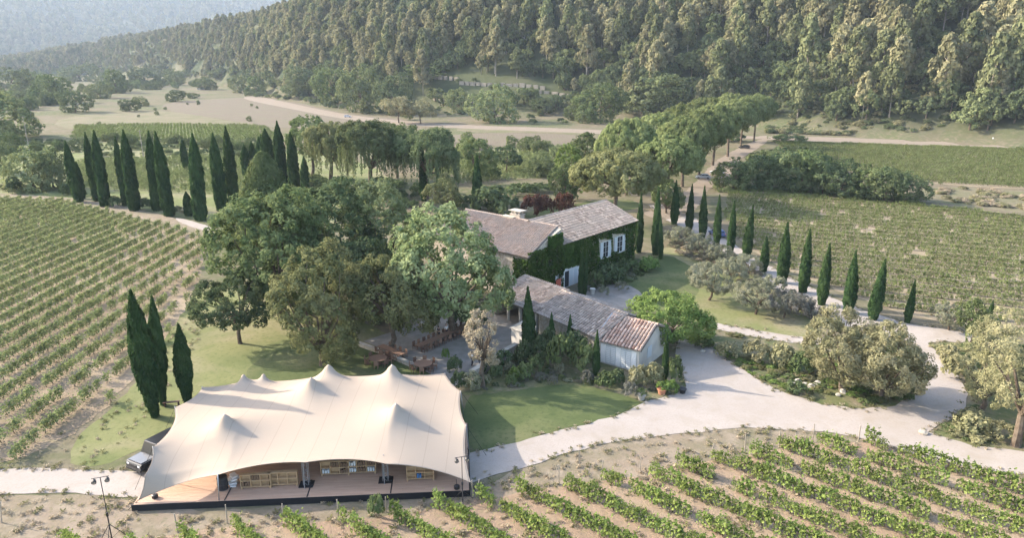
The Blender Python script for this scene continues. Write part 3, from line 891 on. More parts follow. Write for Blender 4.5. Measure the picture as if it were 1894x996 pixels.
# weeds creeping over the gravel edges
ED = []
for o in list(COL.objects):
    if o.name.split('.')[0] in ('driveway', 'path'):
        V = np.array([v.co[:2] for v in o.data.vertices])
        ED.append(V)
ED = np.concatenate(ED)
ED = np.repeat(ED, 3, 0) + R.normal(size=(len(ED) * 3, 2)) * .28
ED = ED[wav(ED[:, 0], ED[:, 1], 5, 6) > -.15]
u_, v_, _ = proj(ED[:, 0], ED[:, 1], 0)
ED = ED[(u_ > -20) & (u_ < 1920) & (v_ < 1010) & (v_ > 380)]
scatter('grass', pts3(ED, .03), R.uniform(.25, .6, len(ED)), TUFT_G + TUFT_D, R, label='grass creeping over the gravel edges')

# ------------------------------------------------------------------ stage platform and stretch tent
ZP = .55
FLc = G(245, 935, ZP); FRc = G(868, 908, ZP)
ex = (FRc - FLc) / np.linalg.norm(FRc - FLc); LX = float(np.linalg.norm(FRc - FLc)); ey = np.array([-ex[1], ex[0]])
ANG = math.atan2(ex[1], ex[0])
stage = empty('stage_platform', (FLc[0], FLc[1], 0), ANG, label='long low wooden deck with a black skirt under the beige tent', cat='platform')
DEP = 11.0
mb = MB()
k = 0
rs = np.random.RandomState(9)
y = .03
while y < DEP:
    w = .145
    x = -rs.rand() * 2
    while x < LX:
        l = 2.4
        a, b = max(x, .02), min(x + l, LX - .02)
        if b - a > .1: mb.box(((a + b) / 2, y + w / 2, ZP - .015 + rs.normal() * .002), (b - a - .008, w - .012, .03))
        x += l
    y += w
mb.obj('deck_boards', 'deck_wood', stage, kind='stuff')
MB().box((LX / 2, DEP / 2, (ZP - .04) / 2), (LX, DEP, ZP - .04)).obj('skirt', 'black_cloth', stage)
MB().box((LX / 2, -.04, ZP / 2), (LX + .16, .06, ZP + .02)).box((LX + .05, DEP / 2, ZP / 2), (.06, DEP, ZP + .02)).obj('edge_trim', 'black_cloth', stage)
for xx in (7.0, 13.4, 20.0):
    MB().box((xx, 1.2, ZP + .012), (.09, 2.3, .02)).obj('cable_cover', 'black_metal', stage)

def P3(u, v, z):
    p = G(u, v, z); return np.array([p[0], p[1], z])
ZB = 3.05
A_FL = P3(256, 926, .75); A_P1 = P3(403, 879, 2.75); A_P2 = P3(565, 856, 3.15); A_P3 = P3(717, 859, 3.15); A_FR = P3(870, 893, 1.35)
A_R1 = P3(862, 788, 2.9); A_R2 = P3(852, 725, 2.9); A_BR = P3(823, 691, 2.7)
A_L0 = P3(268, 880, 2.5); A_L1 = P3(283, 828, 3.5); A_L2 = P3(324, 754, 3.3); A_BL = P3(374, 717, 2.9)
A_B1 = P3(455, 704, 2.8); A_B2 = P3(607, 693, 2.6); A_B3 = P3(725, 690, 2.6)
def edge(pts, inward, dip, n):
    """chain of scalloped arcs through the anchors, resampled to n points"""
    out = []
    seg = [np.linalg.norm(pts[i + 1] - pts[i]) for i in range(len(pts) - 1)]
    tot = sum(seg); acc = 0
    ss = np.linspace(0, tot, n)
    for s in ss:
        a = 0; i = 0
        while i < len(seg) - 1 and s > a + seg[i]: a += seg[i]; i += 1
        q = min(max((s - a) / seg[i], 0), 1)
        p = pts[i] * (1 - q) + pts[i + 1] * q
        d = pts[i + 1] - pts[i]; nn = np.array([-d[1], d[0], 0]) / (np.linalg.norm(d[:2]) + 1e-9)
        k = 4 * q * (1 - q)
        out.append(p + nn * inward * seg[i] / 7 * k + np.array([0, 0, -dip * k * seg[i] / 7]))
    return np.array(out)
NS, NT = 181, 121
front = edge([A_FL, A_P1, A_P2, A_P3, A_FR], .62, .0, NS)
back = edge([A_BL, A_B1, A_B2, A_B3, A_BR], -.5, .1, NS)
left = edge([A_FL, A_L0, A_L1, A_L2, A_BL], -.55, .12, NT)
right = edge([A_FR, A_R1, A_R2, A_BR], .3, .05, NT)
s = np.linspace(0, 1, NS)[:, None, None]; t = np.linspace(0, 1, NT)[None, :, None]
S = (1 - t) * front[:, None] + t * back[:, None] + (1 - s) * left[None] + s * right[None] \
    - ((1 - s) * (1 - t) * front[0] + s * (1 - t) * front[-1] + (1 - s) * t * back[0] + s * t * back[-1])
Zt = S[..., 2].copy()
PEAKS = [P3(415, 766, 5.0), P3(732, 746, 5.0), P3(575, 698, 5.5), P3(607, 674, 5.2), P3(725, 674, 5.2), P3(450, 692, 4.2), P3(487, 691, 3.9)]
pin = np.zeros((NS, NT), bool); pz = np.zeros((NS, NT))
for i, p in enumerate(PEAKS):
    dd = np.hypot(S[..., 0] - p[0], S[..., 1] - p[1])
    m = dd < (.42 if i < 5 else .2)
    if not m.any(): m = dd <= dd.min() + 1e-9
    pin |= m; pz[m] = p[2] - dd[m] * 1.0
Zt = 3.6 + 0 * Zt
bd = np.zeros((NS, NT), bool); bd[0] = bd[-1] = True; bd[:, 0] = bd[:, -1] = True
Zt[bd] = S[..., 2][bd]; Zt[pin] = pz[pin]
fix = bd | pin; FZ = Zt.copy()
hx = LX / NS; hy = 17.0 / NT
wx, wy = 1 / hx ** 2, 1 / hy ** 2
ii, jj = np.meshgrid(np.arange(NS), np.arange(NT), indexing='ij')
par = ((ii + jj) % 2 == 0)
om = 1.95
for it in range(700):
    for pc in (par, ~par):
        av = Zt.copy()
        av[1:-1, 1:-1] = (wx * (Zt[2:, 1:-1] + Zt[:-2, 1:-1]) + wy * (Zt[1:-1, 2:] + Zt[1:-1, :-2])) / (2 * wx + 2 * wy) - .03 / (2 * wx + 2 * wy)
        u_ = pc & ~fix
        Zt[u_] = Zt[u_] + om * (av[u_] - Zt[u_])
S[..., 2] = Zt
S = np.clip(S, -1e4, 1e4)
tent = empty('stretch_tent', (float(A_P2[0]), float(A_P2[1]), 0), label='large beige stretch tent with pointed peaks over the wooden deck', cat='tent')
o0 = np.array([A_P2[0], A_P2[1], 0])
ix = np.arange(NS * NT).reshape(NS, NT)
F = np.stack([ix[:-1, :-1], ix[1:, :-1], ix[1:, 1:], ix[:-1, 1:]], -1).reshape(-1, 4)
mb = MB(); mb.add((S - o0).reshape(-1, 3), F)
cn = mb.obj('canopy', 'tent_fabric', tent, smooth=True)
md = cn.modifiers.new('thickness', 'SOLIDIFY'); md.thickness = .012; md.offset = -1
# seam hem along the edge
for e_ in (front, right, back, left):
    MB().tube(e_ - o0 - [0, 0, .01], .022, 5, 0, False).obj('hem', 'tent_fabric', tent, smooth=True)
for p in PEAKS[:5]:
    MB().tube([p - o0 - [0, 0, p[2] - ZP], p - o0 - [0, 0, .05]], .055, 8).obj('pole', 'steel', tent, smooth=True)
for p in (A_P1, A_R1, A_R2, A_BR, A_L2, A_BL, A_B1, A_L1):
    zz = 0.0
    out = np.array([p[0] - np.mean(S[..., 0]), p[1] - np.mean(S[..., 1]), 0]); out /= np.linalg.norm(out)
    MB().tube([np.array([p[0], p[1], 0]) - o0 + out * .25, p - o0 + [0, 0, .08]], .04, 7).obj('pole', 'steel', tent, smooth=True)
    if p is not A_P1:
        MB().tube([p - o0, np.array([p[0], p[1], 0]) - o0 + out * 1.8], .015, 4).obj('guy_rope', 'black_cloth', tent)
for p in (A_FL, A_FR):
    out = np.array([-1.0 if p is A_FL else 1.0, -.35, 0])
    MB().tube([p - o0, np.array([p[0], p[1], 0]) - o0 + out * .8], .03, 5).obj('guy_rope', 'black_cloth', tent)
def truss(p, h, lab):
    w = .42
    e = empty('truss_tower', (p[0], p[1], ZP), ANG, label=lab, cat='truss tower', group='truss towers at the front of the tent')
    mb = MB()
    for a in (-1, 1):
        for b in (-1, 1):
            MB().tube([[a * w / 2, b * w / 2 + .3, 0], [a * w / 2, b * w / 2 + .3, h]], .03, 6).obj('upright', 'steel', e)
    n = 7
    for i in range(n):
        z0, z1 = h * i / n, h * (i + 1) / n
        g = 1 if i % 2 else -1
        for q in (-1, 1):
            mb.tube([[-g * w / 2, q * w / 2 + .3, z0], [g * w / 2, q * w / 2 + .3, z1]], .013, 4)
            mb.tube([[q * w / 2, -g * w / 2 + .3, z0], [q * w / 2, g * w / 2 + .3, z1]], .013, 4)
    mb.obj('bracing', 'steel', e)
    MB().box((0, .3, .02), (1.15, 1.0, .04)).box((.1, .35, .06), (.8, .75, .05), .4).obj('base_plate', 'black_metal', e)
    MB().tube([[-.05, -.35, -ZP], [-.05, .05, h + .1]], .045, 7).obj('pole', 'steel', e)
truss(G(566, 901, ZP), A_P2[2] - ZP - .15, 'truss tower at the front edge between the crate shelves and the dark bay')
truss(G(713, 893, ZP), A_P3[2] - ZP - .15, 'truss tower holding the front edge nearest the right end of the tent')

# ---- things under the tent
def crate_shelf(u, v, nx, nz, w, h, lab, fill_):
    p = G(u, v, ZP)
    e = empty('crate_shelf', (p[0], p[1], ZP), ANG, label=lab, cat='shelf', group='wooden crate shelves under the tent')
    d = .38; t_ = .05
    MB().box((0, d / 2, h / 2 + .2), (w, .02, h)).obj('back_panel', 'shelf_wood', e)
    for i in range(nx + 1):
        MB().box((-w / 2 + w * i / nx, 0, h / 2 + .2), (t_, d, h)).obj('upright', 'shelf_wood', e)
    for j in range(nz + 1):
        MB().box((0, -.004, .2 + h * j / nz), (w + t_ + .01, d, t_)).obj('shelf_board', 'shelf_wood', e)
    for a in (-1, 1):
        MB().box((a * w / 2 * .96, 0, .09), (.09, d, .2)).obj('foot', 'shelf_wood', e)
    r = np.random.RandomState(int(u))
    for i in range(nx):
        for j in range(nz):
            if r.rand() < fill_[0]:
                cx = -w / 2 + w * (i + .5) / nx; cz = .2 + h * j / nz + .045
                mb = MB(); m_ = fill_[1][r.randint(len(fill_[1]))]
                nn = 3 if m_ != 'book_blue' else 2
                for q in range(nn):
                    hh = h / nz * r.uniform(.45, .75)
                    mb.box((cx + (q - 1) * w / nx * .27, -.02, cz + hh / 2), (w / nx * .2, d * .7, hh), r.normal() * .05)
                o = mb.obj('boxes', m_, e)
    return e
crate_shelf(475, 903, 3, 2, 2.35, 1.1, 'low open crate shelf, leftmost under the tent, beside the dark drum', (.1, ['book_brown']))
crate_shelf(525, 899, 3, 2, 2.3, 1.1, 'empty open crate shelf beside the left truss tower', (.15, ['book_brown']))
crate_shelf(621, 879, 3, 2, 2.3, 1.15, 'crate shelf with brown and pale goods just right of the left truss tower', (.7, ['book_brown', 'book_brown', 'book_white']))
crate_shelf(670, 876, 3, 2, 2.3, 1.15, 'crate shelf stacked with white boxes left of the right truss tower', (.9, ['book_white', 'book_white', 'book_brown']))
crate_shelf(778, 888, 3, 2, 2.2, 1.15, 'crate shelf with blue bins at the right end of the deck', (.3, ['book_blue', 'book_brown']))
p = G(413, 905, ZP)
e = empty('storage_drum', (p[0], p[1], ZP), label='dark upright drum beside the front left tent pole', cat='drum')
zs = [0, .06, .1, .5, .54, .58, .98, 1.02, 1.08, 1.1]; rr = [.38, .42, .40, .42, .45, .42, .40, .43, .41, .36]
MB().tube([[0, 0, a] for a in zs], rr, 16).obj('drum_body', 'black_metal', e, smooth=False)
MB().tube([[0, 0, 1.1], [0, 0, 1.16]], [.40, .38], 16).obj('lid', 'black_metal', e)
for (u, v, lab) in ((287, 922, 'small round weight with a short rope standing on the bare left end of the deck'), (845, 905, 'dark round weight at the right end of the deck')):
    p = G(u, v, ZP)
    e = empty('tent_weight', (p[0], p[1], ZP), label=lab, cat='weight')
    MB().tube([[0, 0, 0], [0, 0, .05], [0, 0, .28], [0, 0, .33]], [.2, .24, .24, .15], 12).obj('drum', 'black_metal', e)
    MB().tube([[0, 0, .3], [-.03, 0, .9]], .02, 5).obj('rope', 'black_cloth', e)

def light_stand(u, v, vt, lab):
    p = G(u, v)
    h = float(ztop(p[0], p[1], vt))
    e = empty('light_stand', (p[0], p[1], 0), R.rand() * .5, label=lab, cat='light stand', group='floodlight stands beside the tent')
    MB().tube([[0, 0, .15], [0, 0, h * .45]], .045, 7).tube([[0, 0, h * .42], [0, 0, h]], .03, 7).obj('mast', 'black_metal', e)
    MB().tube([[0, 0, h * .4], [0, 0, h * .46]], .08, 8).obj('collar', 'black_metal', e)
    for k_ in range(3):
        a = k_ * 2.094 + .4
        MB().tube([[0, 0, h * .28], [math.cos(a) * 1.0, math.sin(a) * 1.0, .03]], .025, 5).tube([[0, 0, .3], [math.cos(a) * .6, math.sin(a) * .6, h * .12]], .015, 4).obj('leg', 'black_metal', e)
    MB().tube([[-.55, 0, h], [.55, 0, h]], .025, 6).obj('crossbar', 'black_metal', e)
    for x_ in (-.42, .42):
        f_ = MB().tube([[x_, -.15, h - .28], [x_, .0, h - .24], [x_, .16, h - .2]], [.17, .15, .08], 12).obj('lamp', 'black_metal', e)
        MB().tube([[x_, -.165, h - .285], [x_, -.155, h - .282]], [.14, .14], 12).obj('lens', 'steel', f_)
        MB().tube([[x_, 0, h], [x_, 0, h - .15]], .02, 5).obj('bracket', 'black_metal', f_)
light_stand(208, 1003, 884, 'slim tripod light stand by the white track left of the deck')
light_stand(856, 932, 846, 'slim tripod light stand at the right front corner of the tent')

# ------------------------------------------------------------------ cars
def car(x, y, rz, paintm, lab, kind='car', L=4.3, W=1.78, H=1.48):
    e = empty('parked_car', (x, y, .05), rz, label=lab, cat='car')
    if kind == 'jeep':
        low = [(-L / 2, .45), (-L / 2, 1.05), (-.9, 1.08), (.75, 1.10), (L / 2 - .1, 1.02), (L / 2, .85), (L / 2, .45)]
        cab = [(-L / 2 + .08, 1.08), (-L / 2 + .15, H + .28), (.45, H + .28), (.85, 1.10)]
    else:
        low = [(-L / 2, .35), (-L / 2 + .03, .85), (-1.5, .95), (.8, .93), (L / 2 - .35, .78), (L / 2, .6), (L / 2 - .02, .32)]
        cab = [(-L / 2 + .2, .92), (-1.35, H - .06), (-.3, H), (.35, H - .05), (1.1, .92)]
    def ext(prof, w0, w1):
        P = np.array(prof); n = len(P); z0, z1 = P[:, 1].min(), P[:, 1].max()
        w = w0 + (w1 - w0) * (P[:, 1] - z0) / (z1 - z0 + 1e-9)
        A = np.stack([P[:, 0], -w / 2, P[:, 1]], 1); B = np.stack([P[:, 0], w / 2, P[:, 1]], 1)
        mb = MB(); mb.add(np.concatenate([A, B]), [[i, (i + 1) % n, (i + 1) % n + n, i + n] for i in range(n)])
        c1 = A.mean(0); c2 = B.mean(0)
        mb.add(np.concatenate([A, [c1]]), [[(i + 1) % n, i, n] for i in range(n)])
        mb.add(np.concatenate([B, [c2]]), [[i, (i + 1) % n, n] for i in range(n)])
        return mb
    b = ext(low, W * .98, W).obj('body', paintm, e)
    bv = b.modifiers.new('bevel', 'BEVEL'); bv.width = .06; bv.segments = 2; bv.limit_method = 'ANGLE'
    c_ = ext(cab, W * .95, W * .78).obj('cabin', paintm if kind != 'jeep' else 'paint_black', e)
    bv = c_.modifiers.new('bevel', 'BEVEL'); bv.width = .05; bv.segments = 2; bv.limit_method = 'ANGLE'
    c0, c3 = cab[0], cab[-1]; ct = cab[1]; cf = cab[-2]
    z0 = c0[1] + .06; z1 = min(ct[1], cf[1]) - .07
    for sg in (-1, 1):
        wa, wb = W * .95 / 2 + .008, W * .80 / 2 + .012
        xm = (c0[0] + c3[0]) / 2
        f1 = lambda z_: wa + (wb - wa) * (z_ - c0[1]) / (max(q[1] for q in cab) - c0[1])
        for (xa, xb, xta, xtb) in ((c0[0] + .2, xm - .05, ct[0] + .12, xm - .05), (xm + .05, c3[0] - .18, xm + .05, cf[0] - .06)):
            pts = [[xa, sg * f1(z0), z0], [xb, sg * f1(z0), z0], [xtb, sg * f1(z1), z1], [xta, sg * f1(z1), z1]]
            if sg > 0: pts = pts[::-1]
            MB().poly(pts).obj('side_window', 'window_dark', e)
    def glass(xa, za, xb, zb, nm):
        off = .012 if xb < xa else -.012
        MB().poly([[xa + off, -W * .40, za], [xa + off, W * .40, za], [xb + off, W * .35, zb], [xb + off, -W * .35, zb]]).obj(nm, 'window_dark', e)
    glass(c3[0] + .005 - (c3[0] - cf[0]) * .12, c3[1] + (cf[1] - c3[1]) * .12, cf[0] + (c3[0] - cf[0]) * .1 + .005, cf[1] - (cf[1] - c3[1]) * .1, 'windscreen')
    MB().poly([[c0[0] + (ct[0] - c0[0]) * .15 - .02, W * .38, c0[1] + .08], [c0[0] + (ct[0] - c0[0]) * .15 - .02, -W * .38, c0[1] + .08], [ct[0] - (ct[0] - c0[0]) * .1 - .02, -W * .33, ct[1] - .08], [ct[0] - (ct[0] - c0[0]) * .1 - .02, W * .33, ct[1] - .08]]).obj('rear_window', 'window_dark', e)
    r = .40 if kind == 'jeep' else .32
    for wx_ in (-L * .31, L * .32):
        for sg in (-1, 1):
            w_ = MB().tube([[wx_, sg * (W / 2 - .2), r], [wx_, sg * (W / 2 + .015), r]], r, 18).obj('wheel', 'rubber', e)
            MB().tube([[wx_, sg * (W / 2 - .05), r], [wx_, sg * (W / 2 + .025), r]], r * .58, 12).obj('rim', 'chrome', w_)
    fz = .82 if kind == 'jeep' else .66
    for sg in (-1, 1):
        MB().box((L / 2 - .06, sg * W * .36, fz), (.14, .28, .14)).obj('headlight', 'white_paint', e)
        MB().box((-L / 2 + .02, sg * W * .40, fz + .12), (.08, .2, .16)).obj('tail_light', 'red_panel', e)
    MB().box((L / 2 + .0, 0, fz - .05), (.06, W * .42, .2)).obj('grille', 'black_metal', e)
    MB().box((L / 2 + .01, 0, .42), (.14, W * .96, .16)).obj('bumper', 'black_metal' if kind == 'jeep' else paintm, e)
    if kind == 'jeep':
        for sg in (-1, 1):
            for wx_ in (-L * .31, L * .32): MB().box((wx_, sg * (W / 2 + .04), .88), (1.0, .14, .06)).obj('wheel_arch', 'black_metal', e)
        MB().box((L * .28, 0, 1.09), (L * .36, W * .86, .03)).obj('bonnet', 'paint_grey', e)
    return e
pj = G(276, 866)
car(pj[0] + .3, pj[1] + 1.0, math.radians(-118), 'paint_black', 'black off-road car with a grey bonnet parked behind the left end of the tent', 'jeep', 4.5, 1.95, 1.8)
for (u, v, rz, pm, lab) in ((1300, 331, 172, 'paint_silver', 'silver car parked beside the umbrella pine trunks'), (1326, 322, 165, 'paint_white', 'pale car parked just behind the silver car under the pines'),
                            (1377, 275, 150, 'paint_black', 'black car on the track at the far end of the pine avenue'), (1326, 437, 100, 'paint_blue', 'dark blue car on the drive between the avenue cypresses'),
                            (643, 217, 10, 'paint_white', 'small white car on the pale road across the valley')):
    p = G(u, v); car(p[0], p[1], math.radians(rz), pm, lab)

# ------------------------------------------------------------------ buildings
def roof_tiles(name, R0, R1, E0, E1, mat, parent, off, bare=0.0, seed=1, tw=.40, tl=.62):
    """barrel tiles on the slope between ridge R0-R1 and eave E0-E1 (left to right seen from outside)"""
    R0, R1, E0, E1 = [np.array(a, float) for a in (R0, R1, E0, E1)]
    rs = np.random.RandomState(seed)
    ux = unit((E1 - E0)[None])[0]
    dn = ((E0 - R0) - ((E0 - R0) @ ux) * ux); Ls = np.linalg.norm(dn); dn = dn / Ls
    nn = np.cross(dn, ux); nn = nn if nn[2] > 0 else -nn
    ra, rb = (R0 - E0) @ ux, (R1 - E0) @ ux; ea, eb = 0.0, (E1 - E0) @ ux
    nrow = int(Ls / tl) + 1
    th = np.linspace(0, math.pi, 5)
    V, F = [], []; c = 0
    for j in range(nrow):
        t0 = j / nrow; s0 = t0 * Ls; s1 = s0 + Ls / nrow * 1.22
        a = ra + (ea - ra) * (t0 + .5 / nrow); b = rb + (eb - rb) * (t0 + .5 / nrow)
        n = int((b - a) / tw)
        if n < 1: continue
        for i in range(n):
            x = a + (i + .5) * (b - a) / n + rs.normal() * .012
            lift = .035 + rs.rand() * .025
            yaw = rs.normal() * .012
            r0_, r1_ = tw * .34, tw * .42
            for (s_, r_, l_) in ((s0, r0_, 0), (s1, r1_, lift)):
                for q in th:
                    V.append(R0 - ux * ra * 1 + ux * (x + math.cos(q) * r_ + yaw * (s_ - s0)) + dn * s_ + nn * (math.sin(q) * r_ * 1.15 + l_ + .02) - (R0 - R0))
            for q in range(4):
                F.append([c + q, c + q + 1, c + 5 + q + 1, c + 5 + q])
            F.append([c + 5, c + 6, c + 8, c + 9])
            c += 10
    V = np.array(V) - off
    mb = MB(); mb.add(V, F)
    o = mb.obj(name, mat, parent, smooth=False, kind='stuff')
    return o
def prism(name, poly, z0, z1, mat, parent, off):
    """vertical prism from a ground polygon; z1 may be a list of heights"""
    P = np.array(poly, float); n = len(P)
    z1 = np.broadcast_to(np.array(z1, float), (n,))
    A = np.concatenate([P, np.full((n, 1), z0)], 1); B = np.concatenate([P, z1[:, None]], 1)
    mb = MB(); mb.add(np.concatenate([A, B]) - off, [[i, (i + 1) % n, (i + 1) % n + n, i + n] for i in range(n)])
    mb.add(B - off, [[0, i, i + 1] for i in range(1, n - 1)])
    return mb.obj(name, mat, parent)
def slab(name, quad, th_, mat, parent, off):
    Q = np.array(quad, float)
    nn = np.cross(Q[1] - Q[0], Q[-1] - Q[0]); nn /= np.linalg.norm(nn); nn = nn if nn[2] > 0 else -nn
    k = len(Q)
    A, B = Q - nn * th_, Q
    mb = MB()
    mb.poly(B - off); mb.poly((A - off)[::-1])
    mb.add(np.concatenate([A, B]) - off, [[i, (i + 1) % k, (i + 1) % k + k, i + k] for i in range(k)])
    return mb.obj(name, mat, parent)

def gable_house(name, label, C0, ax_, len_, dep_, ze, zr, wallmat, tilemat, over=.35, z_hip=0, seed=1, cat='house'):
    """C0: eave corner front-left; ax_: unit vector along the front; depth goes to the left of ax_ (away)"""
    a = np.array(ax_); b = np.array([-a[1], a[0]])
    off = np.array([C0[0], C0[1], 0.0])
    e = empty(name, tuple(off), label=label, cat=cat)
    c0 = np.array(C0); P = [c0, c0 + a * len_, c0 + a * len_ + b * dep_, c0 + b * dep_]
    mid0 = (P[0] + P[3]) / 2; mid1 = (P[1] + P[2]) / 2
    poly = [P[0], P[1], mid1, P[2], P[3], mid0]
    zz = [ze, ze, zr if not z_hip else ze, ze, ze, zr]
    if z_hip: zz[2] = ze
    A = [np.append(q, -.2) for q in poly]; B = [np.append(q, h - .12) for q, h in zip(poly, zz)]
    n = 6; mb = MB()
    mb.add(np.array(A + B) - off, [[i, (i + 1) % n, (i + 1) % n + n, i + n] for i in range(n)])
    w = mb.obj('wall', wallmat, e)
    r0 = np.append(mid0 - a * over, zr); r1 = np.append(mid1 + a * over - (a * z_hip), zr)
    sl = (zr - ze) / (dep_ / 2); ez = ze - sl * over
    e0 = np.append(P[0] - a * over - b * over, ez); e1 = np.append(P[1] + a * over - b * over, ez)
    f0 = np.append(P[3] - a * over + b * over, ez); f1 = np.append(P[2] + a * over + b * over, ez)
    s1 = slab('roof_slab', [r0, e0, e1, r1], .12, 'roof_bed', e, off)
    s2 = slab('roof_slab', [r1, f1, f0, r0], .12, 'roof_bed', e, off)
    roof_tiles('roof_tiles', r0, r1, e0, e1, tilemat, e, off, seed=seed)
    roof_tiles('roof_tiles', r1, r0, f1, f0, tilemat, e, off, seed=seed + 5)
    if z_hip:
        slab('roof_slab', [r1, e1, f1], .12, 'roof_bed', e, off)
        roof_tiles('roof_tiles', r1, r1 + (f1 - e1) * .02, e1, f1, tilemat, e, off, seed=seed + 9)
    # ridge tiles
    n = int(np.linalg.norm(r1 - r0) / .42); mb = MB(); rs = np.random.RandomState(seed + 20)
    d = (r1 - r0) / n
    for i in range(n):
        p0 = r0 + d * i + [0, 0, .05]; p1 = p0 + d * 1.15 + [0, 0, .03]
        mb.tube([p0 - off, p1 - off], [.13, .16 + rs.rand() * .015], 8, 0, False)
    mb.obj('ridge_tiles', tilemat, e, kind='stuff')
    return dict(e=e, off=off, P=P, a=a, b=b, r0=r0, r1=r1, e0=e0, e1=e1, ze=ze)

def wall_pix(P0, a, u, v):
    """point on the vertical plane through P0 along a, seen at pixel (u, v)"""
    X_, Y_ = (u - 947) / FPX, -(v - 498) / FPX
    d = np.array([X_, Y_ * SP + CP, Y_ * CP - SP])
    nrm = np.array([a[1], -a[0]])
    t = ((P0 - np.zeros(2)) @ nrm) / (d[:2] @ nrm)
    return np.array([d[0] * t, d[1] * t, HCAM + d[2] * t])
def window(H, P0, a, u0, v0, u1, v1, lab=None, shutters=True, name='window', door=False, panes=(2, 3)):
    """shuttered window between two picture corners (top-left, bottom-right) on a wall plane"""
    p = wall_pix(P0, a, u0, v0); q = wall_pix(P0, a, u1, v1)
    l = abs((q[:2] - p[:2]) @ a); h = p[2] - q[2]
    zb = min(q[2], p[2]); h = max(abs(h), .9)
    nrm = np.array([a[1], -a[0]])
    c = (p[:2] + q[:2]) / 2 + nrm * .06
    rz = math.atan2(a[1], a[0])
    wv = l if not shutters else l * .5
    loc = np.array([c[0], c[1], zb]) - H['off']
    f_ = MB()
    t_ = .07
    for sx in (-1, 1): f_.box((sx * (wv / 2 - t_ / 2), 0, h / 2), (t_, .12, h))
    f_.box((0, .002, t_ / 2), (wv, .12, t_)); f_.box((0, .002, h - t_ / 2), (wv, .12, t_))
    o = f_.obj(name, 'white_paint', H['e'], loc=loc, rz=rz)
    MB().box((0, .02, h / 2), (wv - .1, .03, h - .1)).obj('pane', 'window_dark', o)
    g_ = MB()
    for i in range(1, panes[0]): g_.box((-wv / 2 + wv * i / panes[0], -.02, h / 2), (.04, .04, h - .12))
    for i in range(1, panes[1]): g_.box((0, -.024, h * i / panes[1]), (wv - .12, .03, .03))
    g_.obj('glazing_bar', 'white_paint', o)
    if not door: MB().box((0, -.06, -.04), (wv + .2, .22, .07)).obj('sill', 'stone_cap', o)
    if shutters:
        for sx in (-1, 1):
            s_ = MB(); sw = wv * .5
            s_.box((sx * (wv / 2 + sw / 2 + .02), -.03, h / 2), (sw, .05, h))
            for k_ in (.2, .8): s_.box((sx * (wv / 2 + sw / 2 + .02), -.065, h * k_), (sw * .94, .03, .09))
            for k_ in range(3): s_.box((sx * (wv / 2 + .02) + sx * sw * (k_ + .5) / 3, -.06, h / 2), (sw / 3 - .015, .014, h - .04))
            s_.obj('shutter', 'shutter_blue', o)
    return o

def ivy(H, P0, a, len_, z0, z1, n, seed, holes=(), name='ivy', mat='leaf_ivy', thick=.3):
    rs = np.random.RandomState(seed)
    s_ = rs.uniform(-.2, len_ + .2, n); z = rs.uniform(z0, z1, n)
    q = wav(s_, z, 2.2, 4) + .4 * wav(s_, z, .8, 9)
    P2_ = np.array(P0)[None] + a[None] * s_[:, None]
    nrm = np.array([a[1], -a[0]])
    dpt = .05 + thick * np.clip(.5 + q, 0, 1.3) * rs.uniform(.3, 1, n)
    X2 = P2_ + nrm[None] * dpt[:, None]
    keep = rs.rand(n) < 1.2 + q
    uu_, vv_, _ = proj(X2[:, 0], X2[:, 1], z)
    for (u0, v0, u1, v1) in holes: keep &= ~((uu_ > u0) & (uu_ < u1) & (vv_ > v0 + (uu_ - u0) * -.3 * 0) & (vv_ < v1))
    X2, z = X2[keep], z[keep]
    mb = MB()
    P = np.concatenate([X2, z[:, None]], 1) - H['off']
    Nn = np.array([nrm[0], nrm[1], .35]) + rs.normal(size=P.shape) * .45
    leaves(mb, P, Nn, .30, rs, 1.1, 0)
    return mb.obj(name, mat, H['e'], kind='stuff')

# main house
A = G(1040, 450, 7.3); B = G(1175, 407, 7.3)
am = (B - A) / np.linalg.norm(B - A); LM = float(np.linalg.norm(B - A))
HM = gable_house('farmhouse', 'long two-storey house with ivy on its front wall and a grey tiled roof', A, am, LM, 12.6, 7.3, 9.9, 'stone_wall', 'tile_grey', seed=2)
window(HM, A, am, 1110, 450, 1129, 473, panes=(2, 3))
window(HM, A, am, 1136, 440, 1155, 463, panes=(2, 3))
holes = [(1108, 442, 1131, 476), (1133, 432, 1157, 466), (1023, 492, 1072, 560)]
ivy(HM, A, am, LM, .2, 7.1, 9000, 3, holes)
# pale ground-floor panel, doors and red cloth of the main house
c_ = wall_pix(A, am, 1048, 515)
nrm = np.array([am[1], -am[0]])
lo_ = wall_pix(A, am, 1026, 500); hi_ = wall_pix(A, am, 1069, 545)
wl = np.linalg.norm((hi_ - lo_)[:2]); mid = (lo_ + hi_) / 2
MB().box((0, 0, 1.5), (wl, .12, 3.1)).obj('entrance_wall', 'plaster_white', HM['e'], loc=np.array([mid[0] + nrm[0] * .1, mid[1] + nrm[1] * .1, 0]) - HM['off'], rz=math.atan2(am[1], am[0]))
A2_ = A + nrm * .18
def plate(H, P0, u, z0, z1, w, mat, name, d=.06):
    p = wall_pix(P0, am, u, 520)
    return MB().box((0, 0, (z0 + z1) / 2), (w, d, z1 - z0)).obj(name, mat, H['e'], loc=np.array([p[0], p[1], 0]) - H['off'], rz=math.atan2(am[1], am[0]))
plate(HM, A2_, 1048, .1, 2.6, 1.1, 'window_dark', 'doorway')
plate(HM, A2_, 1043.5, .05, 2.7, .12, 'white_paint', 'door_frame', .1)
plate(HM, A2_, 1056, .1, 2.6, .75, 'shutter_blue', 'door_shutter', .09)
plate(HM, A2_, 1064, .1, 2.6, .7, 'shutter_blue', 'door_shutter', .07)
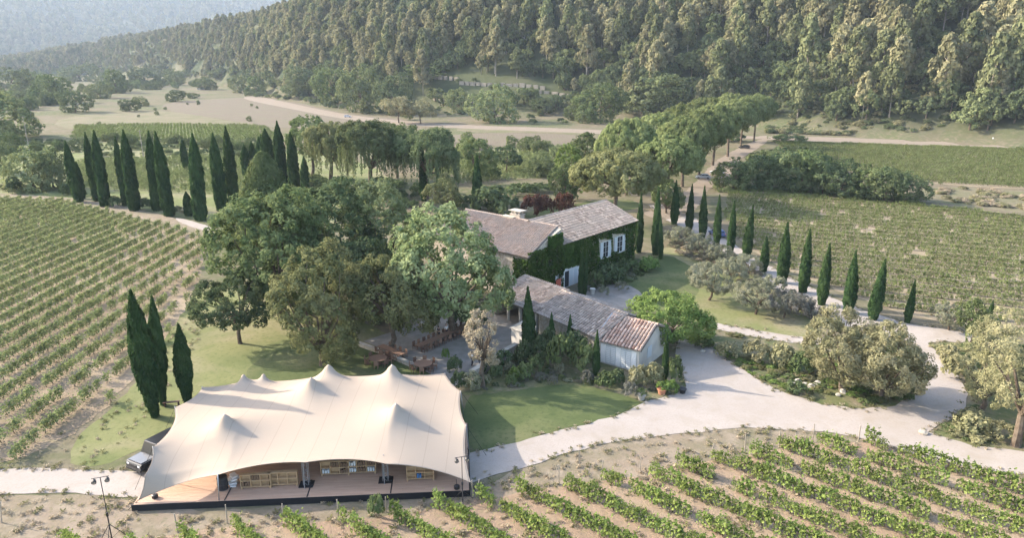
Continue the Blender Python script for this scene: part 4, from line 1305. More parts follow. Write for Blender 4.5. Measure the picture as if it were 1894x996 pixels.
plate(HM, A2_ + nrm * .35, 1033, .3, 2.0, 1.2, 'red_panel', 'red_door_panel', .05)
ivy(HM, A + nrm * .0, am, 4.5, 3.0, 7.2, 1600, 8, [], thick=.55)
# gable-end ivy corner column
# lower wing against the gable end: one long slope falling towards the camera
bm = np.array([-am[1], am[0]])
off = np.array([A[0], A[1], 0.0])
HW = dict(e=empty('house_wing', tuple(off), label='tall left wing of the farmhouse with a pinkish sloping roof and pale stone chimneys', cat='house'), off=off)
def hw(i, j): return A + am * i + bm * j
WD, WL_, ZR, ZE = 8.1, 20.0, 9.7, 6.9
cs = [hw(-WD, .1), hw(-.15, .1), hw(-.15, WL_), hw(-WD, WL_)]
prism('wall', cs, -.2, [ZE - .12, ZR - .15, ZR - .15, ZE - .12], 'stone_wall', HW['e'], off)
sl = (ZR - ZE) / WD
rr0 = np.append(hw(.1, WL_ + .3), ZR); rr1 = np.append(hw(.1, .9), ZR)
ee0 = np.append(hw(-WD - .35, WL_ + .3), ZE - .35 * sl); ee1 = np.append(hw(-WD - .35, -.3), ZE - .35 * sl)
slab('roof_slab', [rr0, ee0, ee1, rr1], .14, 'roof_bed', HW['e'], off)
roof_tiles('roof_tiles', rr0, rr1, ee0, ee1, 'tile_pink', HW['e'], off, seed=30)
bk = [np.append(hw(.1, WL_ + .3), ZR), np.append(hw(.1, 12.9), ZR), np.append(hw(5, 12.9), ZR - 1.8), np.append(hw(5, WL_ + .3), ZR - 1.8)]
slab('roof_slab', bk, .14, 'roof_bed', HW['e'], off)
roof_tiles('roof_tiles', bk[1], bk[0], bk[2], bk[3], 'tile_pink', HW['e'], off, seed=31)
rt = MB()
for i in range(44):
    p0 = rr1 + (rr0 - rr1) * i / 44 + [0, 0, .06]; p1 = p0 + (rr0 - rr1) / 44 * 1.15 + [0, 0, .03]
    rt.tube([p0 - off, p1 - off], [.14, .17], 8, 0, False)
rt.obj('ridge_tiles', 'tile_pink', HW['e'], kind='stuff')
def chimney(H, u, v, z0, z1, w, d, cap=True):
    x, y = G(u, v, (z0 + z1) / 2)
    rz = math.atan2(bm[1], bm[0])
    o = MB().box((0, 0, (z0 + z1) / 2), (w, d, z1 - z0)).obj('chimney', 'brick_chimney', H['e'], loc=np.array([x, y, 0]) - H['off'], rz=rz)
    MB().box((0, 0, z1 + .04), (w * 1.15, d * 1.15, .1)).obj('chimney_ledge', 'stone_cap', o)
    if cap:
        for a_ in (-1, 0, 1):
            for b_ in (-1, 1): MB().box((a_ * w * .38, b_ * d * .34, z1 + .33), (.2, .2, .5)).obj('chimney_pier', 'brick_chimney', o)
        MB().box((0, 0, z1 + .63), (w * 1.3, d * 1.3, .12)).obj('chimney_cap', 'stone_cap', o)
chimney(HW, 957, 406, 8.6, 10.3, 1.9, 1.2)
chimney(HW, 942, 409, 8.4, 9.9, 2.2, .9, False)
ivy(HW, hw(-WD, .1), am, WD, .3, 7.4, 5200, 13, [], thick=.6)
ivy(HW, hw(-3.4, .1), am, 3.2, 7.0, 8.9, 900, 16, [], thick=.35)
ivy(HW, hw(-WD, 2.6), -bm, 2.4, .3, 6.3, 900, 14, [], thick=.35)
window(HW, hw(-WD, 0), -bm, 956, 492, 964, 508, shutters=False)
# low outbuilding nearest the drive
E4a = G(992, 580, 3.05); E4b = G(1104, 627, 3.05)
a4 = (E4b - E4a) / np.linalg.norm(E4b - E4a); L4 = float(np.linalg.norm(E4b - E4a)); b4 = np.array([-a4[1], a4[0]])
H4 = gable_house('outbuilding', 'low stone outbuilding with a long weathered tile roof behind the garden shrubs', E4a + b4 * .4, a4, L4, 8.6, 3.25, 5.0, 'stone_wall', 'tile_grey', seed=50, over=.4)
E5b = G(1184, 648, 3.0)
L5 = float(np.linalg.norm(E5b - E4b))
a5 = (E5b - E4b) / L5; b5 = np.array([-a5[1], a5[0]])
H5 = gable_house('garden_pavilion', 'white-walled end pavilion with a warm pink tiled roof beside the drive', E4b + b5 * .4 + a5 * .15, a5, L5 - .4, 7.4, 3.05, 4.75, 'plaster_pale', 'tile_warm', seed=60, over=.4, z_hip=0)
# flashing between the two roofs
mb = MB(); g0 = H5['r0'] - H5['off']; g1 = H5['e0'] - H5['off']
mb.tube([g0 + [0, 0, .12], g1 + [0, 0, .14]], .14, 6).obj('flashing', 'steel', H5['e'])
P0 = E4b + b5 * .4 + a5 * .15
nn5 = np.array([a5[1], -a5[0]])
for k_ in range(7):
    sx = .55 + k_ * (L5 - 1.2) / 6.6
    pp = P0 + a5 * sx + nn5 * .05
    o = MB().box((0, 0, 1.22), (.62, .07, 2.3)).obj('shutter', 'shutter_blue' if k_ % 3 else 'white_paint', H5['e'], loc=np.array([pp[0], pp[1], .1]) - H5['off'], rz=math.atan2(a5[1], a5[0]))
    g_ = MB()
    for q in range(9): g_.box((0, -.045, .3 + q * .22), (.5, .03, .05))
    g_.obj('slat', 'white_paint', o)
side = P0 + a5 * (L5 - .4)
pp = side + b5 * 2.6 + a5 * .05
o = MB().box((0, 0, 1.5), (1.1, .08, 1.3)).obj('window', 'shutter_blue', H5['e'], loc=np.array([pp[0], pp[1], .2]) - H5['off'], rz=math.atan2(b5[1], b5[0]))
# white bench/chest beside the pavilion
pb = G(1190, 668)
e = empty('garden_bench', (pb[0] + .3, pb[1] + .4, 0), math.atan2(b5[1], b5[0]), label='white boxy bench against the side wall of the pavilion', cat='bench')
MB().box((0, 0, .45), (2.6, .7, .1)).obj('seat', 'white_paint', e); MB().box((0, .35, .75), (2.6, .1, .6)).obj('backrest', 'white_paint', e)
for sx in (-1, 1): MB().box((sx * 1.25, 0, .32), (.1, .7, .64)).obj('armrest', 'white_paint', e)
# covered terrace
E3a = G(908, 546, 2.9); E3b = G(990, 579, 2.9)
a3_ = (E3b - E3a) / np.linalg.norm(E3b - E3a); L3 = float(np.linalg.norm(E3b - E3a)); b3 = np.array([-a3_[1], a3_[0]])
off = np.array([E3a[0], E3a[1], 0.0])
H3e = empty('covered_terrace', tuple(off), label='open-fronted covered terrace with a grey tiled lean-to roof and dark interior', cat='veranda')
rA = np.append(E3a + b3 * 6.2, 4.6); rB = np.append(E3b + b3 * 6.2, 4.6); eA = np.append(E3a, 2.85); eB = np.append(E3b - a3_ * .05, 2.85)
slab('roof_slab', [rA, eA, eB, rB], .14, 'roof_bed', H3e, off)
roof_tiles('roof_tiles', rA, rB, eA, eB, 'tile_grey', H3e, off, seed=77)
bk = E3a + b3 * 5.8
prism('back_wall', [bk, bk + a3_ * L3, bk + a3_ * L3 + b3 * .3, bk + b3 * .3], 0, 4.3, 'stone_wall', H3e, off)
lw = E3a + a3_ * .1
prism('end_wall', [lw + b3 * .4, lw + a3_ * .35 + b3 * .4, lw + a3_ * .35 + b3 * 5.7, lw + b3 * 5.7], 0, [2.6, 2.6, 4.1, 4.1], 'stone_wall', H3e, off)
for q in (.35, .62, .97):
    pp = E3a + a3_ * L3 * q + b3 * .45
    MB().box((0, 0, 1.3), (.28, .28, 2.6)).obj('post', 'plaster_pale', H3e, loc=np.append(pp, 0) - off, rz=math.atan2(a3_[1], a3_[0]))
MB().box((0, 0, 2.6), (L3, .25, .22)).obj('beam', 'post_wood', H3e, loc=np.append(E3a + a3_ * L3 / 2 + b3 * .45, 0) - off, rz=math.atan2(a3_[1], a3_[0]))
# furniture under the veranda
# stone pier building and terrace walls
def wall(px, h, w, mat, cap, label, name='garden_wall'):
    W = [G(u, v) for u, v in px]
    e = empty(name, (W[0][0], W[0][1], 0), label=label, cat='wall')
    for i in range(len(W) - 1):
        a, b = W[i], W[i + 1]; l = float(np.linalg.norm(b - a)); rz = math.atan2(b[1] - a[1], b[0] - a[0]); m_ = (a + b) / 2 - W[0]
        MB().box((0, 0, h / 2 - .05), (l, w, h - .1)).obj('wall_section', mat, e, loc=(m_[0], m_[1], 0), rz=rz)
        n = max(1, int(l / 1.0)); 
        for k_ in range(n):
            MB().box((-l / 2 + l * (k_ + .5) / n, 0, h), (l / n - .015, w + .1, .1)).obj('capstone', cap, e, loc=(m_[0], m_[1], 0), rz=rz)
wall([(955, 652), (912, 678), (872, 705)], 1.15, .5, 'stone_wall', 'stone_cap', 'garden wall with a pale flat top between the terrace and the shrubs')
wall([(664, 640), (718, 660), (770, 683)], .45, .4, 'stone_wall', 'stone_cap', 'low edging wall between the lawn and the dining terrace')
wall([(776, 602), (800, 612), (822, 624)], .5, .4, 'stone_wall', 'stone_cap', 'short low wall at the shaded back of the terrace')
pA = G(946, 642); pB = G(975, 655)
off = np.array([pA[0], pA[1], 0.])
e = empty('stone_hut', tuple(off), label='small pale stone hut between the tall cypress and the terrace', cat='hut')
ah = unit((pB - pA)[None])[0]; bh = np.array([-ah[1], ah[0]])
prism('wall', [pA, pA + ah * 2.3, pA + ah * 2.3 + bh * 1.7, pA + bh * 1.7], 0, [2.5, 2.5, 2.8, 2.8], 'plaster_pale', e, off)
slab('roof_slab', [np.append(pA - ah * .15 + bh * 1.9, 2.93), np.append(pA - ah * .15 - bh * .2, 2.56), np.append(pA + ah * 2.45 - bh * .2, 2.56), np.append(pA + ah * 2.45 + bh * 1.9, 2.93)], .1, 'stone_cap', e, off)
# far farmhouses in the valley
for (u, v, w, h, lab) in ((330, 128, 9, 5, 'tiny white farmhouse half hidden by valley trees'), (365, 166, 12, 3.5, 'pale low house at the edge of the brown field')):
    p = G(u, v)
    gable_house('farmhouse', lab, p, np.array([.97, .24]), w, 6, h * .7, h, 'plaster_pale', 'tile_warm', seed=int(u), cat='house')

# ------------------------------------------------------------------ garden and valley trees
COVER = .62
def hero(kind, u, vb, vt, wpx, label, mat, seed, cat='tree', name='broadleaf_tree', z0f=.22, nl=9, ncl=1.9, rc=None, m=26, leaf=.34, group=None, sx=1.0, dx=0.0, low=-.7, small=.5, zbase=None, asp=1.15):
    """u, vb: picture position of the trunk foot; vt: row of the top; wpx: crown width in pixels"""
    p = G(u, vb)
    z = float(T(p[0], p[1])) if zbase is None else zbase
    h = float(ztop(p[0], p[1], vt)) - z
    w = wpx / FPX * float(depth(p[0], p[1], h * .55)) / 2
    rs = np.random.RandomState(seed)
    mb = MB(); tk = MB()
    leaf *= .87
    rc = rc or max(.35, w * .12)
    ncl = ncl * 2.6 / 1.9 * 1.3
    m = int(np.clip(COVER * 6.28 * rc * rc / (leaf * leaf * .5), 8, 90))
    if kind == 'round':
        lo = lobes_round(rs, w, h * z0f, h, nl, small)
        C = crown(mb, rs, lo, ncl / (rc * rc), rc, m, leaf, asp, low=low)
        limbs(tk, rs, C + [dx, 0, 0], (0, 0, 0), h * (z0f + .12), .022 * h + .06, 14)
        if dx: mb.v = [v + np.array([dx, 0, 0], np.float32) for v in mb.v]
    elif kind == 'umbrella':
        lo = [(0, 0, h * .80, w * .8, w * .8, h * .17)]
        for i in range(nl):
            a = i * 2.4 + rs.rand(); q = math.sqrt((i + .5) / nl) * .68
            lo.append((math.cos(a) * w * q, math.sin(a) * w * q, h * (.80 - .07 * q + rs.uniform(-.02, .03)), w * .36, w * .36, h * .13))
        C = crown(mb, rs, lo, ncl / (rc * rc), rc, m, leaf, asp, low=-.15, sq=.8)
        fork = h * .48
        tk.tube([[0, 0, -.2], [rs.normal() * .2, rs.normal() * .2, h * .25], [rs.normal() * .3, rs.normal() * .3, fork]], [.42, .34, .28], 8)
        for i in rs.choice(len(C), 14, replace=False):
            e = C[i]; tk.tube([[0, 0, fork], [e[0] * .45, e[1] * .45, fork + (e[2] - fork) * .65], e - [0, 0, .3]], [.2, .13, .04], 5)
    elif kind == 'willow':
        lo = lobes_round(rs, w * .9, h * .42, h, nl, .5)
        C = crown(mb, rs, lo, ncl / (rc * rc), rc, m, leaf, asp, low=-.1)
        n = int(len(C) * .9)
        for i in rs.choice(len(C), n, replace=False):
            c = C[i]; L_ = rs.uniform(.15, .45) * h * min(1, np.hypot(c[0], c[1]) / w + .3); L_ = min(L_, c[2] - .8)
            k = max(4, int(L_ / .14)); q = np.linspace(0, 1, k)
            o_ = unit(np.array([[c[0], c[1], 0]]))[0]
            P = c + o_ * (np.sqrt(q) * .5)[:, None] * [1, 1, 0] - np.array([0, 0, 1]) * (q * L_)[:, None] + rs.normal(size=(k, 3)) * .14
            leaves(mb, P, o_ + rs.normal(size=(k, 3)) * .4 + [0, 0, .2], leaf * .85, rs, 2.2, 0, along=np.array([[0, 0, -1.0]]))
        limbs(tk, rs, C, (0, 0, 0), h * .4, .03 * h, 12)
    elif kind == 'cone':
        n = int(ncl * 60)
        C = []
        for i in range(n):
            q = (i + .5) / n; z_ = h * (.12 + .88 * q); r_ = w * (1 - q) ** .75 * rs.uniform(.75, 1.05) + .1
            a = i * 2.4; C.append([math.cos(a) * r_, math.sin(a) * r_, z_])
        C = np.array(C)
        e = unit(rs.normal(size=(n, m, 3)) + unit(C * [1, 1, 0] + [0, 0, .5])[:, None] * .8)
        P = C[:, None] + e * (rc * rs.uniform(.5, 1.1, (n, m)))[..., None]
        leaves(mb, P.reshape(-1, 3), (e + unit(C * [1, 1, 0] + [0, 0, .6])[:, None] * .6 + rs.normal(size=e.shape) * .4).reshape(-1, 3), leaf, rs, asp)
        tk.tube([[0, 0, -.2], [0, 0, h * .9]], [.22, .05], 7)
    e_ = empty(name, (p[0], p[1], z), 0, label=label, cat=cat, group=group)
    tk.obj('trunk', 'bark', e_); mb.obj('crown', mat, e_)
    return e_


# shared crowns for trees too far off to have one each
def lib_round(seed, mat, leaf=.3, low=-.9, z0=-.14, nl=8, rc=.62):
    rs = np.random.RandomState(seed); w, h = 4.0, 8.0
    lo = lobes_round(rs, w, h * z0, h, nl, .45)
    mb = MB(); C = crown(mb, rs, lo, 3.6 / rc ** 2, rc, int(.5 * 6.28 * rc * rc / (leaf * leaf * .5)), leaf, 1.15, low=low)
    tk = MB(); limbs(tk, rs, C, (0, 0, 0), h * .25, .2, 8)
    return mb.mesh('crown', mat), tk.mesh('trunk', 'bark')
LIB = {}
def lib_tree(u, vb, vt, wpx, label, mat, var, cat='tree', name='broadleaf_tree', group=None):
    if (mat, var) not in LIB: LIB[(mat, var)] = lib_round(500 + var, mat)
    p = G(u, vb); z = float(T(p[0], p[1])); h = float(ztop(p[0], p[1], vt)) - z
    w = wpx / FPX * float(depth(p[0], p[1], h * .5)) / 2
    e = empty(name, (p[0], p[1], z), R.rand() * 6.28, label=label, cat=cat, group=group)
    e.scale = (w / 4.2, w / 4.2, h / 8.2)
    c, t = LIB[(mat, var)]; link('trunk', t, e); link('crown', c, e)
    return e
def umb_mesh(seed, mat):
    rs = np.random.RandomState(seed); w, h = 8.0, 14.0
    lo = [(0, 0, h * .68, w * .84, w * .84, h * .27)]
    for i in range(15):
        a = i * 2.4 + rs.rand(); q = math.sqrt((i + .5) / 15) * .78
        lo.append((math.cos(a) * w * q, math.sin(a) * w * q, h * (.80 - .28 * q * q + rs.uniform(-.02, .03)), w * .28, w * .28, h * .14))
    mb = MB(); C = crown(mb, rs, lo, 5.6 / .56, .75, 56, .27, 1.3, low=-.75, sq=.85, inner=.8, jit=.3)
    print('umb', len(C)); tk = MB(); fork = h * .5
    tk.tube([[0, 0, -.2], [.2, .1, h * .25], [.1, -.2, fork]], [.42, .34, .28], 8)
    for i in rs.choice(len(C), 14, replace=False):
        c = C[i]; tk.tube([[.1, -.2, fork], [c[0] * .45, c[1] * .45, fork + (c[2] - fork) * .65], c - [0, 0, .3]], [.2, .13, .04], 5)
    return mb.mesh('crown', mat), tk.mesh('trunk', 'bark')
UML = [umb_mesh(s, 'leaf_umbrella') for s in (61, 62, 63)] + [umb_mesh(64, 'leaf_umbrella_pale')]
def umbrella(u, vb, vt, wpx, label, k):
    p = G(u, vb); h = float(ztop(p[0], p[1], vt)); w = wpx / FPX * float(depth(p[0], p[1], h * .75)) / 2
    e = empty('umbrella_pine', (p[0], p[1], 0), R.rand() * 6.28, label=label, cat='pine tree', group='umbrella pines along the avenue')
    e.scale = (w / 8.3, w / 8.3, h / 14.0)
    c, t = UML[k]; link('trunk', t, e); link('crown', c, e)

# garden trees round the lawn and house
hero('round', 522, 590, 350, 180, 'largest green tree, its dome rising behind the small round tree on the lawn', 'leaf_mid', 101, nl=12, leaf=.36, m=30, z0f=.03)
hero('round', 444, 636, 513, 126, 'small round-headed dark tree with a bare trunk standing on the lawn', 'leaf_dark', 102, nl=8, leaf=.26, m=26, z0f=.2, small=.45)
hero('round', 597, 676, 454, 150, 'tall olive-brown tree at the lawn edge just behind the tent', 'leaf_olive_brown', 103, nl=12, leaf=.28, m=24, z0f=-.02, small=.42)
hero('round', 722, 650, 468, 176, 'broad brownish tree shading the dining terrace', 'leaf_olive_brown', 104, nl=11, leaf=.27, m=22, z0f=.2, small=.42)
hero('round', 632, 545, 332, 150, 'dark blue-green tree in the middle of the grove', 'leaf_dark', 105, nl=10, leaf=.34, m=26, z0f=.0)
hero('round', 716, 540, 326, 120, 'pale-topped bushy tree between the dark grove and the plane tree', 'leaf_plane', 106, nl=9, leaf=.32, m=24, z0f=.0)
hero('round', 836, 622, 378, 208, 'big pale green plane tree overhanging the farmhouse wing', 'leaf_plane', 107, nl=14, leaf=.38, m=26, z0f=.08, small=.4)
hero('round', 560, 580, 392, 120, 'dark leafy tree filling the gap behind the olive-brown tree', 'leaf_mid', 131, nl=9, leaf=.34, z0f=.0)
hero('round', 690, 600, 430, 110, 'shaded dark tree between the brownish tree and the plane tree', 'leaf_dark', 132, nl=9, leaf=.32, z0f=.0)
hero('cone', 503, 470, 290, 150, 'cone-shaped green tree poking up behind the largest dark tree', 'leaf_mid', 108, ncl=3.2, rc=1.0, m=34, leaf=.36)
hero('willow', 690, 372, 222, 120, 'tall weeping tree with hanging branches behind the grove, left of the broad willow', 'leaf_willow', 109, name='willow_tree', cat='willow', leaf=.34, nl=8)
hero('willow', 790, 372, 240, 125, 'broad weeping willow with drooping curtains behind the plane tree', 'leaf_willow', 110, name='willow_tree', cat='willow', leaf=.36, nl=9)
hero('willow', 618, 352, 222, 92, 'slim weeping tree next to the cluster of dark cypresses', 'leaf_olive_brown', 111, name='willow_tree', cat='willow', leaf=.34, nl=6)
hero('round', 578, 330, 212, 70, 'pale leafy tree standing over the dark cypress cluster', 'leaf_mid', 112, nl=7, leaf=.4, m=22)
hero('round', 735, 330, 228, 90, 'green round tree top rising behind the two willows', 'leaf_mid', 119, nl=7, leaf=.4, m=22)
hero('round', 883, 345, 250, 68, 'green tree behind the lone dark cypress beside the farmhouse', 'leaf_mid', 113, nl=7, leaf=.34, m=22)
hero('round', 938, 322, 268, 44, 'small grey-green tree right of the lone cypress', 'leaf_dark', 114, nl=6, leaf=.34, m=20)
hero('round', 823, 402, 332, 60, 'small brownish tree showing above the plane tree', 'leaf_olive_brown', 115, nl=6, leaf=.26, m=22)
hero('round', 893, 716, 570, 66, 'slender young tree with pale beige leaves in front of the terrace', 'leaf_blossom', 116, nl=9, leaf=.17, m=13, z0f=.22, small=.34, rc=.42, ncl=1.1)
hero('round', 1236, 634, 538, 136, 'bright green round tree at the corner of the pavilion and the drive', 'leaf_bright', 117, nl=11, leaf=.22, m=26, z0f=.02, small=.42)
hero('round', 1556, 722, 574, 132, 'left half of the huge olive-grey bush inside the drive loop', 'leaf_bush_olive', 118, nl=12, leaf=.20, m=26, z0f=-.02, small=.4, cat='bush', name='large_bush', rc=.6)
hero('round', 1630, 738, 592, 128, 'right half of the huge olive-grey bush inside the drive loop', 'leaf_bush_olive', 120, nl=12, leaf=.20, m=26, z0f=-.02, small=.4, cat='bush', name='large_bush', rc=.6)
hero('round', 1878, 826, 548, 190, 'pale yellow-green tree with a leaning trunk at the right edge', 'leaf_yellow', 121, nl=13, leaf=.15, m=17, z0f=.10, small=.38, rc=.5, ncl=1.0)
hero('round', 1815, 760, 610, 90, 'pale lower tree left of the yellow-green tree at the right edge', 'leaf_yellow', 122, nl=8, leaf=.17, m=16, z0f=.04, small=.4, rc=.5, ncl=1.0)
hero('round', 1796, 640, 560, 60, 'soft green tree at the right-hand end of the cypress avenue', 'leaf_mid', 123, nl=6, leaf=.22, m=18, small=.4, rc=.5)
# umbrella pines of the long avenue
UP = [(1138, 418, 274, 182, 'pale flat-topped umbrella pine nearest the farmhouse roof'), (1158, 362, 216, 118, 'rounded umbrella pine behind and left of the nearest one'),
      (1232, 382, 248, 136, 'wide umbrella pine second in the avenue from the farmhouse'), (1262, 346, 214, 122, 'umbrella pine third in the near side of the avenue'),
      (1292, 328, 200, 112, 'umbrella pine over the silver car'), (1218, 326, 206, 112, 'umbrella pine in the far side of the avenue, second from the house'),
      (1318, 306, 190, 104, 'umbrella pine in the middle of the avenue'), (1262, 300, 190, 100, 'umbrella pine in the far row behind the middle one'),
      (1346, 290, 182, 96, 'umbrella pine third from the far end of the avenue'), (1300, 283, 178, 90, 'far-row umbrella pine third from the end'),
      (1370, 274, 178, 84, 'umbrella pine second from the far end'), (1394, 262, 172, 76, 'tallest umbrella pine at the far end, by the road'),
      (1346, 262, 170, 74, 'far-row umbrella pine at the end of the avenue')]
for i, (u, vb, vt, w, lab) in enumerate(UP):
    umbrella(u, vb, vt, w, lab, 3 if i == 0 else i % 3)
hero('round', 1056, 372, 258, 52, 'tall leafy tree left of the umbrella pines', 'leaf_bright', 160, nl=7, leaf=.32, m=22, z0f=.03)
hero('round', 1040, 382, 300, 48, 'dark bushy tree below the tall leafy tree left of the pines', 'leaf_mid', 161, nl=7, leaf=.32, m=22, z0f=.03)
hero('round', 1085, 350, 250, 56, 'green tree tucked behind the nearest umbrella pine', 'leaf_mid', 162, nl=7, leaf=.32, m=22, z0f=.03)
hero('round', 1232, 395, 330, 62, 'dense green tree under the pines at the head of the cypress avenue', 'leaf_mid', 163, nl=7, leaf=.28, m=22, z0f=.03)
# dark hedge of tall shrubs across the vineyards
for i, (u, vb, vt, w) in enumerate([(1355, 352, 285, 80), (1400, 350, 282, 80), (1440, 352, 265, 84), (1482, 354, 270, 80), (1520, 358, 284, 74), (1556, 362, 292, 76), (1596, 366, 298, 78), (1636, 371, 304, 78), (1676, 374, 312, 72), (1420, 318, 272, 70), (1480, 318, 268, 74)]):
    lab = 'dark shrub tree in the hedge between the two vineyards, ' + ['leftmost, beside the parked cars', 'second from the left end', 'tall one by the pale track', 'fourth from the left end', 'fifth from the left end', 'sixth from the left end', 'third from the right end', 'second from the right end', 'at the right-hand end', 'standing at the back left', 'standing at the back centre'][i]
    lib_tree(u, vb, vt, w, lab, 'leaf_dark' if i % 3 else 'leaf_mid', i % 2, cat='shrub tree', name='shrub_tree', group='dark hedge trees')
# olive and silver trees of the right garden
OL = [(1312, 556, 488, 78, 'silvery olive tree on the shaded lawn'), (1398, 582, 520, 82, 'silvery olive tree on the sunlit lawn by the curved path'), (1352, 520, 478, 58, 'grey olive tree behind the one on the shaded lawn'),
      (1450, 588, 540, 80, 'low grey shrub tree between the olive and the avenue'), (1500, 590, 556, 50, 'small grey shrub tree beneath the avenue cypresses'), (1755, 612, 566, 64, 'thin pale olive tree beyond the end of the drive'),
      (1385, 505, 470, 44, 'small grey olive near the avenue verge'), (1300, 478, 436, 56, 'low silver shrub beside the avenue, second from the house'), (1262, 455, 420, 52, 'low silver shrub beside the avenue, nearest the house'),
      (1335, 492, 452, 50, 'low silver shrub beside the avenue, third from the house')]
for i, (u, vb, vt, w, lab) in enumerate(OL):
    hero('round', u, vb, vt, w, lab, 'leaf_silver' if i not in (3, 4) else 'leaf_lavender', 190 + i, name='olive_tree', cat='olive tree', nl=8, leaf=.15, m=16, z0f=.12, small=.4, rc=.4, ncl=1.2)
# left edge of the valley
VL = [(62, 352, 262, 92, 'wide dark tree at the left end of the cypress row'), (100, 350, 276, 62, 'rounder dark tree touching the first cypress'), (-5, 256, 158, 130, 'large dark tree cut by the left edge'), (5, 320, 250, 60, 'dark bushy tree low on the left edge'),
      (140, 208, 164, 56, 'round tree standing alone in the valley fields'), (98, 190, 132, 70, 'dark valley tree left of the lone round one'), (186, 182, 148, 48, 'valley tree right of the lone round one'), (240, 206, 182, 36, 'low dark bush in the pale field'),
      (215, 172, 124, 44, 'tall valley tree behind the pale field'), (262, 196, 176, 28, 'small pale bush in the pale field'), (325, 188, 164, 36, 'dark round bush by the valley farmhouse'), (356, 182, 170, 22, 'tiny round bush right of the dark one'),
      (325, 158, 124, 34, 'round tree in front of the white valley house'), (270, 160, 122, 46, 'dark tree left of the white valley house'), (380, 166, 140, 40, 'low tree right of the valley house'), (442, 172, 134, 34, 'dark upright tree at the foot of the forest'),
      (300, 148, 118, 30, 'pale tree just above the valley house'), (60, 168, 128, 60, 'hazy valley tree near the left edge'), (20, 172, 120, 70, 'hazy tree at the far left of the valley'), (150, 150, 116, 60, 'hazy treetops above the valley fields'),
      (475, 176, 138, 36, 'small tree on the forest edge above the brown field'), (410, 158, 130, 40, 'round tree on the forest edge left of the dark upright one'), (560, 186, 120, 70, 'broad oak on the forest edge'), (620, 196, 118, 84, 'broad oak over the pale road'),
      (672, 208, 110, 90, 'largest oak at the forest foot above the road'), (735, 212, 130, 76, 'oak right of the largest one at the forest foot'), (790, 200, 116, 80, 'rounded light green oak behind the pale tree'),
      (915, 226, 150, 92, 'round dark oak standing before the terraced clearing'), (1010, 214, 178, 50, 'low dark tree beside the clearing'), (1110, 226, 146, 96, 'wide oak at the forest foot left of the pine avenue'), (1205, 222, 126, 110, 'wide oak behind the far umbrella pines'),
      (1275, 210, 150, 80, 'oak peeping over the umbrella pines'), (1060, 222, 190, 40, 'small shrubby tree on the bank above the road'), (850, 210, 160, 50, 'small oak on the terraces'),
      (1480, 214, 150, 84, 'oak right of the last umbrella pine'), (1560, 228, 140, 90, 'oak at the foot of the slope, second right of the pines'), (1640, 240, 150, 96, 'leafy oak at the foot of the slope above the track'), (1716, 242, 140, 100, 'broad leafy oak in the row above the track'),
      (1790, 246, 150, 96, 'leafy oak near the right end of the row above the track'), (1868, 248, 146, 100, 'leafy oak at the right edge above the track')]
for i, (u, vb, vt, w, lab) in enumerate(VL):
    far = vb < 200
    lib_tree(u, vb, vt, w, lab, ('leaf_forest_broad', 'leaf_forest_dark', 'leaf_mid')[(i * 7) % 3] if i > 3 else 'leaf_forest_broad', i % 3, name='oak_tree')
hero('round', 738, 228, 178, 60, 'pale yellow-green tree on the roadside bank', 'leaf_forest_pine', 260, nl=6, leaf=.5, m=18, z0f=.25)
hero('round', 778, 228, 184, 56, 'second pale yellow-green tree on the roadside bank, right of the first', 'leaf_forest_pine', 261, nl=6, leaf=.5, m=18, z0f=.25)

# ------------------------------------------------------------------ cypresses
av = [(1247, 415, 335, 15), (1274, 432, 342, 15), (1299, 441, 345, 14), (1325, 455, 362, 14), (1350, 471, 374, 15), (1379, 482, 382, 17), (1412, 503, 438, 17), (1446, 524, 412, 20), (1484, 542, 426, 20), (1519, 565, 452, 21), (1568, 580, 466, 22), (1614, 592, 480, 24), (1678, 598, 520, 13), (1830, 590, 556, 9)]
ordn = ['first', 'second', 'third', 'fourth', 'fifth', 'sixth', 'short seventh', 'eighth', 'ninth', 'tenth', 'eleventh', 'twelfth', 'thin thirteenth', 'small last']
for (u, vb, vt, w), o_ in zip(av, ordn):
    cypress(u, vb, vt, w, o_ + ' slim cypress in the avenue, counted from the farmhouse', 'cypresses along the avenue')
lr = [(146, 374, 262, 18), (151, 368, 300, 14), (180, 372, 247, 16), (195, 382, 244, 19), (233, 380, 254, 14), (250, 390, 243, 21), (291, 390, 245, 19), (314, 400, 246, 21), (345, 318, 256, 12), (350, 400, 355, 15), (372, 408, 250, 24), (411, 390, 249, 22), (433, 375, 237, 20)]
for i, (u, vb, vt, w) in enumerate(lr):
    o_ = ['first', 'short second', 'third', 'fourth', 'slim fifth', 'sixth', 'seventh', 'eighth', 'distant thin ninth', 'stubby tenth', 'eleventh', 'twelfth', 'thirteenth'][i]
    cypress(u, vb, vt, w, o_ + ' dark cypress from the left in the row beside the vineyard', 'cypresses beside the left vineyard', lib=CYL)
for (u, vb, vt, w, o_) in [(458, 330, 268, 16, 'leftmost short'), (472, 328, 262, 14, 'second'), (484, 330, 254, 15, 'third'), (500, 335, 240, 24, 'stout'), (523, 345, 226, 20, 'tallest'), (546, 352, 246, 19, 'slim dark'), (565, 356, 290, 14, 'rightmost short'), (492, 322, 250, 14, 'hindmost')]:
    cypress(u, vb, vt, w, o_ + ' cypress in the dark cluster beyond the cone-shaped tree', 'cypress cluster', lib=CYL)
cypress(287, 772, 542, 42, 'tallest and fullest cypress standing on the grass left of the tent', lib=CYN)
cypress(302, 750, 553, 28, 'narrower cypress tucked behind the tallest one left of the tent', lib=CYN)
cypress(348, 752, 604, 31, 'shorter cypress beside the back left corner of the tent', lib=CYN)
